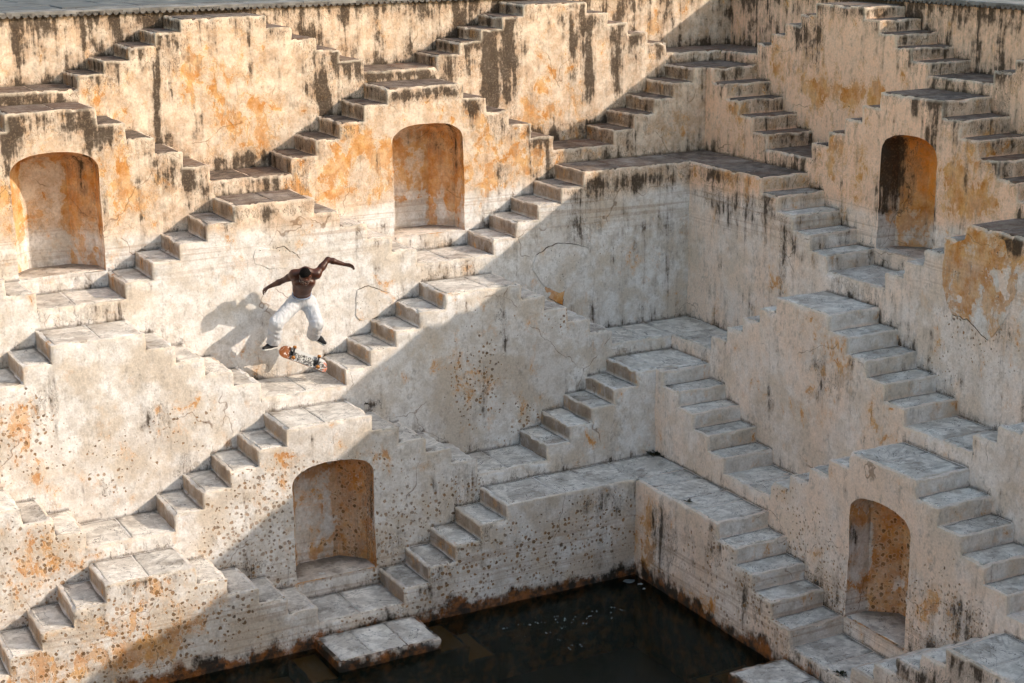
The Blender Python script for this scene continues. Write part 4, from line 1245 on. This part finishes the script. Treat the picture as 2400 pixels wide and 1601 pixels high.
def person():
    root = empty('person', tuple(J['pelvis'] - A_(0, 0, .65)), 'shirtless person in white trousers and glasses jumping above the skateboard, arms spread', 'person')
    lo = np.min(list(J[k] for k in J if k[:2] != 'b_'), 0) - .16; hi = np.max(list(J[k] for k in J if k[:2] != 'b_'), 0) + .16
    B = Field(lo, hi, .0062)
    ch, ne, be, wa, pe = J['chest'], J['neck'], J['belly'], J['waist'], J['pelvis']
    tdir = unit(ne - pe); tside = unit(J['shR'] - J['shL']); tfr = unit(np.cross(tside, tdir))
    if tfr @ A_(-.4, -.8, 0) < 0: tfr = -tfr
    TA = np.stack([tside, tfr, tdir])
    B.ell(pe, TA, (.150, .105, .11), .04)
    B.ell(wa, TA, (.132, .090, .11), .05)
    B.ell(be, TA, (.138, .095, .12), .05)
    B.ell(ch - tdir * .02, TA, (.160, .108, .15), .05)
    for s in (-1, 1):
        B.ell(ch + tside * s * .07 + tfr * .055 + tdir * .035, TA, (.072, .042, .055), .03)          # chest muscle
        B.ell(ch + tside * s * .10 - tfr * .03 - tdir * .02, TA, (.055, .07, .13), .04)              # back muscle
    shm = (J['shL'] + J['shR']) / 2
    B.cone(J['shL'] + tdir * .01, J['shR'] + tdir * .01, .058, .058, .05)
    B.cone(shm + tdir * .0, HP(0, -.03, -.07), .062, .053, .035)                                      # neck
    for s, sh in ((-1, J['shL']), (1, J['shR'])): B.cone(shm + tdir * .06 - tfr * .02, sh + tdir * .015, .05, .045, .05)
    for S in 'LR':
        sh, el, wr, ha = J['sh' + S], J['el' + S], J['wr' + S], J['ha' + S]
        B.ell(sh, TA, (.066, .064, .066), .04)
        m1 = sh + (el - sh) * .5
        B.cone(sh, m1, .054, .050, .03); B.cone(m1, el, .049, .038, .02)
        B.cone(m1 + tfr * .008, m1 + (el - m1) * .4 + tfr * .006, .046, .04, .02)
        m2 = el + (wr - el) * .32
        B.cone(el, m2, .038, .043, .02); B.cone(m2, wr, .042, .026, .02)
        if S == 'R': hand(B, wr, ha, A_(0, -.3, -1), A_(.1, -.8, .6), .55)
        else: hand(B, wr, ha, A_(.2, -.2, -1), A_(.3, -1, .2), 1.25)
        hp, kn, an = J['hip' + S], J['kn' + S], J['an' + S]
        B.cone(hp, kn, .075, .052, .03); B.cone(kn, an, .050, .034, .02)
        B.cone(an, J['he' + S] + A_(0, 0, .03), .034, .03, .02)
    # head
    B.ell(HP(0, -.012, .022), HA, (.074, .094, .090), .02)
    B.ell(HP(0, .030, -.045), HA, (.058, .062, .070), .03)
    B.ell(HP(0, .052, -.088), HA, (.030, .028, .024), .025)
    B.ell(HP(0, .088, .014), HA, (.050, .014, .013), .015)          # brow
    B.cone(HP(0, .092, .002), HP(0, .112, -.036), .009, .0135, .008) # nose
    for s in (-1, 1):
        B.ell(HP(s * .0145, .100, -.038), HA, (.009, .010, .008), .006)
        B.ell(HP(s * .036, .070, -.022), HA, (.022, .020, .018), .012) # cheek
        B.ell(HP(s * .077, -.008, -.012), HA, (.010, .018, .030), .008) # ear
    B.ell(HP(0, .090, -.062), HA, (.024, .010, .0065), .006); B.ell(HP(0, .087, -.073), HA, (.021, .010, .007), .006)  # lips
    body = child('body', B.mesh('body'), root, SKIN)
    # hair: close crop over the crown and back
    H = Field(hc - .16, hc + .16, .0055)
    H.ell(HP(0, -.018, .030), HA, (.0795, .096, .092), .001)
    sl = (slice(None),) * 3
    g = [H.lo[i] + H.h * np.arange(H.n[i]) for i in range(3)]
    Pg = np.stack(np.meshgrid(*g, indexing='ij'), -1) - hc
    y_, z_ = Pg @ fwd, Pg @ upv
    line = np.where(y_ > .02, .050 - (y_ - .02) * .10, .050 + (y_ - .02) * 1.05)
    line = np.maximum(line, -.055)
    H.F = np.maximum(H.F, ((line - z_) * .8).astype(np.float32))
    rough = .0025 * np.sin(Pg[..., 0] * 210) * np.sin(Pg[..., 1] * 190) * np.sin(Pg[..., 2] * 230)
    H.F = (H.F + rough).astype(np.float32)
    child('hair', H.mesh('hair'), root, HAIR)
    # moustache and short beard
    Bd = Field(hc - .16, hc + .16, .0045)
    Bd.ell(HP(0, .050, -.080), HA, (.040, .036, .034), .01)
    Bd.cone(HP(-.03, .086, -.056), HP(.03, .086, -.056), .007, .007, .006)
    child('beard', Bd.mesh('beard'), body, HAIR)
    # eyes
    for s in (-1, 1):
        bm = bmesh.new(); bmesh.ops.create_uvsphere(bm, u_segments=10, v_segments=7, radius=.0115)
        me = bpy.data.meshes.new('eye'); bm.to_mesh(me); bm.free()
        for v in me.vertices: v.co = Vector(HP(s * .031, .079, -.003)) + v.co
        child('eye', me, body, HAIR)
    # glasses
    vs, fs = [], []
    def tube(pts, r, closed=False, nseg=6):
        P = [A_(*p) for p in pts]; b0 = len(vs); n_ = len(P)
        for i, p in enumerate(P):
            a = P[(i - 1) % n_] if (closed or i) else p; b = P[(i + 1) % n_] if (closed or i < n_ - 1) else p
            d = unit(b - a); u = unit(np.cross(d, fwd + A_(.01, .02, .03))); w_ = np.cross(d, u)
            for k in range(nseg):
                an = 2 * math.pi * k / nseg; vs.append(p + r * (u * math.cos(an) + w_ * math.sin(an)))
        for i in range(n_ if closed else n_ - 1):
            for k in range(nseg):
                k2 = (k + 1) % nseg; j = (i + 1) % n_
                fs.append((b0 + i * nseg + k, b0 + i * nseg + k2, b0 + j * nseg + k2, b0 + j * nseg + k))
    for s in (-1, 1):
        tube([HP(s * .035 + .029 * math.cos(a), .108, -.004 + .022 * math.sin(a)) for a in np.linspace(0, 2 * math.pi, 17)[:-1]], .0018, True)
        tube([HP(s * .064, .106, 0), HP(s * .079, .06, .002), HP(s * .081, -.005, .004)], .0022)
    tube([HP(-.008, .110, .002), HP(0, .113, .005), HP(.008, .110, .002)], .003)
    child('glasses', mesh('glasses', vs, fs, True), root, FRAME)
    # trousers
    T = Field(lo, hi, .0075)
    hv = tdir
    T.ell(pe + hv * .01, TA, (.160, .122, .115), .03)
    T.cone(wa - hv * .01, pe, .118, .13, .04, 0, (tfr, .80))
    for S in 'LR':
        hp, kn, an = J['hip' + S], J['kn' + S], J['an' + S]
        hem = an + unit(kn - an) * .035
        T.cone(hp, kn, .116, .098, .05, .0026)
        T.cone(kn, kn + (an - kn) * .55, .098, .097, .03, .003)
        T.cone(kn + (an - kn) * .5, hem, .097, .093, .02, .0035)
        q_ = unit(np.cross(an - kn, A_(.3, .8, .1)))
        for f_, r_ in ((.30, .086), (.62, .087), (.90, .086)):          # creases bunching below the knee
            c_ = kn + (an - kn) * f_
            T.cone(c_ - q_ * .060 + unit(an - kn) * .03, c_ + q_ * .055 - unit(an - kn) * .02, .046, .040, .008)
    g = [T.lo[i] + T.h * np.arange(T.n[i]) for i in range(3)]
    Pg = np.stack(np.meshgrid(*g, indexing='ij'), -1)
    T.F = np.maximum(T.F, ((Pg - (wa + hv * .035 + tfr * .0)) @ unit(hv + tfr * .15)).astype(np.float32))       # waistband cut
    for S in 'LR':
        kn, an = J['kn' + S], J['an' + S]; d = unit(an - kn)
        near = np.linalg.norm(Pg - an, axis=-1) < .16
        cut = ((Pg - (an - d * .012)) @ d)
        T.F = np.where(near, np.maximum(T.F, cut.astype(np.float32)), T.F)
    tr = child('trousers', T.mesh('trousers'), root, CLOTH)
    # belt cord at the waist
    BL = Field(wa - .25, wa + .25, .007)
    BL.cone(wa + hv * .012, wa + hv * .022, .139, .139, .001, 0, (tfr, .74))
    g = [BL.lo[i] + BL.h * np.arange(BL.n[i]) for i in range(3)]
    Pb = np.stack(np.meshgrid(*g, indexing='ij'), -1) - (wa + hv * .017)
    BL.F = np.maximum(BL.F, (np.abs(Pb @ hv) - .012).astype(np.float32))
    child('waistband', BL.mesh('waistband'), tr, simple("blue_grey_band", (0.30, 0.36, 0.48), .8, .2, 30))
    # shoes
    for S in 'LR':
        he, to, an = J['he' + S], J['to' + S], J['an' + S]
        d = unit(to - he); to = he + d * .235; sd = unit(np.cross(d, A_(0, 0, 1))); uu = np.cross(sd, d)
        if uu[2] < 0: uu = -uu
        X = Field(np.minimum(he, to) - .12, np.maximum(he, to) + .14, .0055)
        X.cone(he + uu * .030, he + d * .12 + uu * .030, .036, .040, .02)
        X.cone(he + d * .12 + uu * .026, to - d * .03 + uu * .016, .040, .030, .03)
        X.cone(he + d * .02 + uu * .04, an, .038, .040, .03)
        X.cone(he + d * .06 + uu * .07, he + d * .13 + uu * .045, .028, .024, .02)
        sh = child('shoe', X.mesh('shoe'), root, SHOE)
        Y_ = Field(np.minimum(he, to) - .12, np.maximum(he, to) + .12, .0055)
        Y_.cone(he - uu * .004, he + d * .13 - uu * .004, .036, .043, .001); Y_.cone(he + d * .13 - uu * .004, to - d * .03 - uu * .002, .043, .034, .001)
        g = [Y_.lo[i] + Y_.h * np.arange(Y_.n[i]) for i in range(3)]
        Ps = np.stack(np.meshgrid(*g, indexing='ij'), -1) - he
        Y_.F = np.maximum(Y_.F, (np.abs(Ps @ uu + .002) - .012).astype(np.float32))
        child('sole', Y_.mesh('sole'), sh, SOLE)
person()

# ------------------------------------------------------------------ skateboard
def skateboard():
    nose, tail = J['b_nose'], J['b_tail']
    l = unit(tail - nose); Rv, Uv, Tv = A_(*rt), A_(*up), -A_(*fw)
    nn = unit(Tv * .80 + Rv * .30 + Uv * .50); nn = unit(nn - l * (nn @ l)); wv = np.cross(nn, l)     # nn: out of the underside
    c = (nose + tail) / 2; L2, W2 = .385, .100
    root = empty('skateboard', tuple(c), 'skateboard in mid air showing its black and white patterned underside and orange nose', 'skateboard')
    def at(x, y, z): return c + l * x + wv * y + nn * z
    def prof(x):       # kick at both ends bends away from the underside
        e = max(0, abs(x) - .235); return -1.6 * e * e
    nx, ny = 44, 8
    def half(x):
        e = (abs(x) - (L2 - W2 * 1.05)) / (W2 * 1.05)
        return W2 if e <= 0 else W2 * math.sqrt(max(0, 1 - e * e)) + .001
    vs, fs = [], []
    for side in (0, 1):
        for i in range(nx + 1):
            x = -L2 + 2 * L2 * i / nx
            for j in range(ny + 1):
                y = half(x) * (-1 + 2 * j / ny)
                vs.append(at(x, y, prof(x) - .004 * (1 - (y / W2) ** 2) - .0115 * side))
    M_ = (nx + 1) * (ny + 1)
    for i in range(nx):
        for j in range(ny):
            a = i * (ny + 1) + j; q = (a, a + ny + 1, a + ny + 2, a + 1)
            fs.append(q); fs.append(tuple(M_ + k for k in q[::-1]))
    ring = [i * (ny + 1) for i in range(nx + 1)] + [nx * (ny + 1) + j for j in range(1, ny + 1)] + [i * (ny + 1) + ny for i in range(nx - 1, -1, -1)] + [j for j in range(ny - 1, 0, -1)]
    for a, b in zip(ring, ring[1:] + ring[:1]): fs.append((b, a, a + M_, b + M_))
    me = mesh('deck', vs, fs)
    at_l = me.attributes.new('bl', 'FLOAT_VECTOR', 'POINT')
    dat = []
    for side in (0, 1):
        for i in range(nx + 1):
            x = -L2 + 2 * L2 * i / nx
            for j in range(ny + 1): dat.append((x, half(x) * (-1 + 2 * j / ny), side))
    at_l.data.foreach_set('vector', np.array(dat, np.float32).ravel())
    t = NT("printed_deck")
    bl = t.n("ShaderNodeAttribute", attribute_name="bl").outputs['Vector']
    sp = t.n("ShaderNodeSeparateXYZ", {0: bl})
    x, y, sd = sp.outputs
    wood = t.mix(t.noise(5, 3, .6, t.vec((2, 30, 1), v=bl)), (0.19, 0.055, 0.012), (0.27, 0.088, 0.02))
    stripes = t.noise(1.0, 3, .6, t.vec((62, 26, 1), v=t.n("ShaderNodeVectorRotate", {'Vector': bl, 'Angle': 0.6}, rotation_type='Z_AXIS').outputs[0]), .6)
    bw = t.mix(t.ss(stripes, .46, .52), (0.40, 0.40, 0.39), (0.012, 0.012, 0.013))
    edge = t.ss(t.add(y, t.mul(t.m('SUBTRACT', t.noise(9, 3, .6, bl), .5), .05)), .045, .055)
    pr = t.mix(edge, bw, (0.40, 0.41, 0.42))
    marks = t.mul(t.ss(t.noise(38, 2, .6, t.vec((1, .5, 1), v=bl)), .60, .63), 1.0)
    wood = t.mix(t.mul(marks, .8), wood, (0.75, 0.72, 0.68))
    col_ = t.mix(t.ss(x, -.225, -.220), wood, pr)
    red = t.mul(t.ss(x, .30, .305), t.ss(t.noise(30, 1, .5, bl), .5, .53))
    col_ = t.mix(t.mul(red, .8), col_, (0.50, 0.13, 0.05))
    side_c = t.mix(t.ss(sd, .02, .2), col_, (0.40, 0.17, 0.05))
    grip = t.mix(t.ss(sd, .98, .999), side_c, (0.012, 0.012, 0.012))
    child('deck', me, root, t.out(grip, .45, None, .4))
    MET = simple("dark_truck_metal", (0.03, 0.03, 0.033), .4, .2, 40, .5, .6)
    WH = simple("amber_wheel", (0.40, 0.16, 0.035), .45, .2, 30)
    def cyl(name, p0, p1, r, parent, mat, n_=14, bev=.004):
        a, b = p0, p1; d = unit(b - a); u = unit(np.cross(d, nn if abs(d @ nn) < .9 else l)); v = np.cross(d, u)
        rings = [(a, r - bev), (a + d * bev, r), (b - d * bev, r), (b, r - bev)]
        vs = []; fs = []
        for p, rr_ in rings:
            for k in range(n_):
                an = 2 * math.pi * k / n_; vs.append(p + rr_ * (u * math.cos(an) + v * math.sin(an)))
        for r_ in range(3):
            for k in range(n_):
                k2 = (k + 1) % n_; fs.append((r_ * n_ + k, r_ * n_ + k2, (r_ + 1) * n_ + k2, (r_ + 1) * n_ + k))
        fs.append(tuple(range(n_))[::-1]); fs.append(tuple(range(3 * n_, 4 * n_)))
        return child(name, mesh(name, vs, fs), parent, mat)
    for sx in (-1, 1):
        x0 = sx * .195
        vs, fs = [], []
        def bx(cx, cz, hx, hy, hz, tp=1.0):
            b = len(vs)
            for z_, k in ((-hz, 1.0), (hz, tp)):
                for a, b_ in ((-1, -1), (1, -1), (1, 1), (-1, 1)): vs.append(at(cx + a * hx * k, b_ * hy * k, cz + z_))
            for f in ((3, 2, 1, 0), (4, 5, 6, 7), (0, 1, 5, 4), (1, 2, 6, 5), (2, 3, 7, 6), (3, 0, 4, 7)): fs.append(tuple(b + i for i in f))
        bx(x0, .006, .042, .028, .006); bx(x0 - sx * .012, .024, .018, .020, .016, .7); bx(x0, .044, .012, .066, .011, .9)
        tr = child('truck', mesh('truck', vs, fs), root, MET)
        cyl('axle', at(x0, -.10, .052), at(x0, .10, .052), .006, tr, MET, 8, .001)
        for s in (-1, 1):
            cyl('wheel', at(x0, s * .070, .052), at(x0, s * .103, .052), .027, root, WH)
skateboard()

# ------------------------------------------------------------------ small things: floating scraps, bubbles, weeds, litter
def bubbles():
    pts = [(-7.6,-5.93),(-7.52,-6.0),(-7.4,-5.99),(-7.31,-6.04),(-7.06,-5.96),(-7.1,-6.05),(-7.02,-6.1),(-6.97,-6.18),(-6.85,-6.13),(-6.73,-6.26),(-6.62,-6.18),(-6.49,-6.06),(-6.34,-6.23),(-6.19,-6.12),(-6.13,-6.24),(-6.37,-6.41),(-7.16,-6.31),(-7.45,-6.36),(-7.36,-6.41),(-7.4,-6.6),(-7.41,-6.65),(-7.37,-6.85),(-7.42,-6.98),(-7.21,-6.89),(-7.87,-5.94),(-6.84,-6.36)]
    vs, fs = [], []
    for x, y in pts:
        for _ in range(random.randint(2, 4)):
            cx, cy, r = x + random.gauss(0, .028), y + random.gauss(0, .028), random.uniform(.005, .013); b = len(vs)
            for ring, (rr_, zz) in enumerate(((1.0, 0.0), (.75, .5), (.3, .75))):
                for k in range(7):
                    an = 2 * math.pi * k / 7; vs.append((cx + r * rr_ * math.cos(an), cy + r * rr_ * math.sin(an), -8.243 + r * zz))
            for q in (0, 7):
                for k in range(7): fs.append((b + q + k, b + q + (k + 1) % 7, b + q + 7 + (k + 1) % 7, b + q + 7 + k))
            fs.append(tuple(b + 14 + k for k in range(7)))
    o = link('foam_bubbles', mesh('foam_bubbles', vs, fs, True), None, simple("foam", (0.32, 0.34, 0.35), .15, .5, 40, .8))
    tag(o, 'scattered pale bubbles floating on the dark water', 'bubbles', kind='stuff')
bubbles()
def scrap(name, cx, cy, z, r, label, c, lumps=.006, cat='litter'):
    k = 11; vs = [(cx, cy, z + lumps)]; fs = []
    for i in range(k):
        a = 2 * math.pi * i / k; rr_ = r * random.uniform(.55, 1.1)
        vs.append((cx + rr_ * math.cos(a), cy + rr_ * .7 * math.sin(a), z + random.uniform(.001, lumps)))
    for i in range(k): fs.append((0, 1 + i, 1 + (i + 1) % k))
    b = len(vs)
    vs += [(x, y, zz - .004) for x, y, zz in vs[:b]]
    fs += [(b + f[0], b + f[2], b + f[1]) for f in fs[:k]]
    for i in range(k): j = (i + 1) % k; fs.append((1 + i, b + 1 + i, b + 1 + j, 1 + j))
    o = link(name, mesh(name, vs, fs), None, simple(name + "_material", c, .5, .4, 25))
    tag(o, label, cat)
scrap('plastic_bag', -5.52, -5.44, -8.236, .12, 'torn grey plastic bag floating in the corner of the dark water', (0.15, 0.16, 0.16), .02)
scrap('paper_scrap', -5.43, -5.60, -8.236, .045, 'small pale scrap floating beside the plastic bag', (0.36, 0.37, 0.37))
scrap('paper_scrap', -5.47, -5.77, -8.236, .035, 'smallest pale scrap on the water, farthest from the plastic bag', (0.45, 0.45, 0.44))
scrap('paper_scrap', -9.86, -4.25, -7.636, .055, 'white paper scrap lying in the lower centre niche', (0.75, 0.75, 0.74), .012)
def weed(x, y, z, r, n_, label):
    vs, fs = [], []
    for _ in range(n_):
        a = random.uniform(0, 6.28); el = random.uniform(.1, .8); ln = r * random.uniform(.5, 1.1)
        d = A_(math.cos(a) * math.cos(el), math.sin(a) * math.cos(el), math.sin(el)); sd = unit(np.cross(d, A_(.1, .2, 1)))
        p = A_(x, y, z) + A_(random.gauss(0, r * .3), random.gauss(0, r * .3), 0); w_ = r * random.uniform(.06, .14); b = len(vs)
        m_ = p + d * ln * .55 + A_(0, 0, ln * .05); e = p + d * ln - A_(0, 0, ln * .12)
        vs += [p, m_ + sd * w_, e, m_ - sd * w_]; fs += [(b, b + 1, b + 2), (b, b + 2, b + 3)]
    o = link('weed', mesh('weed', vs, fs), None, WEED)
    tag(o, label, 'weed', 'weeds growing in the joints')
WEED = simple("dry_dark_weed", (0.045, 0.042, 0.022), .9, .5, 30)
weed(-4.46, -4.50, -6.74, .13, 70, 'dark weed tuft in the corner below the small corner stair block')
weed(-4.02, -6.02, -6.53, .08, 40, 'dark weed on the landing left of the brown spotted niche block')
weed(-5.16, -6.42, -6.735, .06, 34, 'small weed on the edge of the long white L shaped top')
weed(-5.22, -9.86, -7.885, .08, 40, 'weed at the edge of the bottom right landing')
weed(-8.80, -3.57, -5.50, .05, 30, 'small weed growing from the wall below the shadow edge at centre')
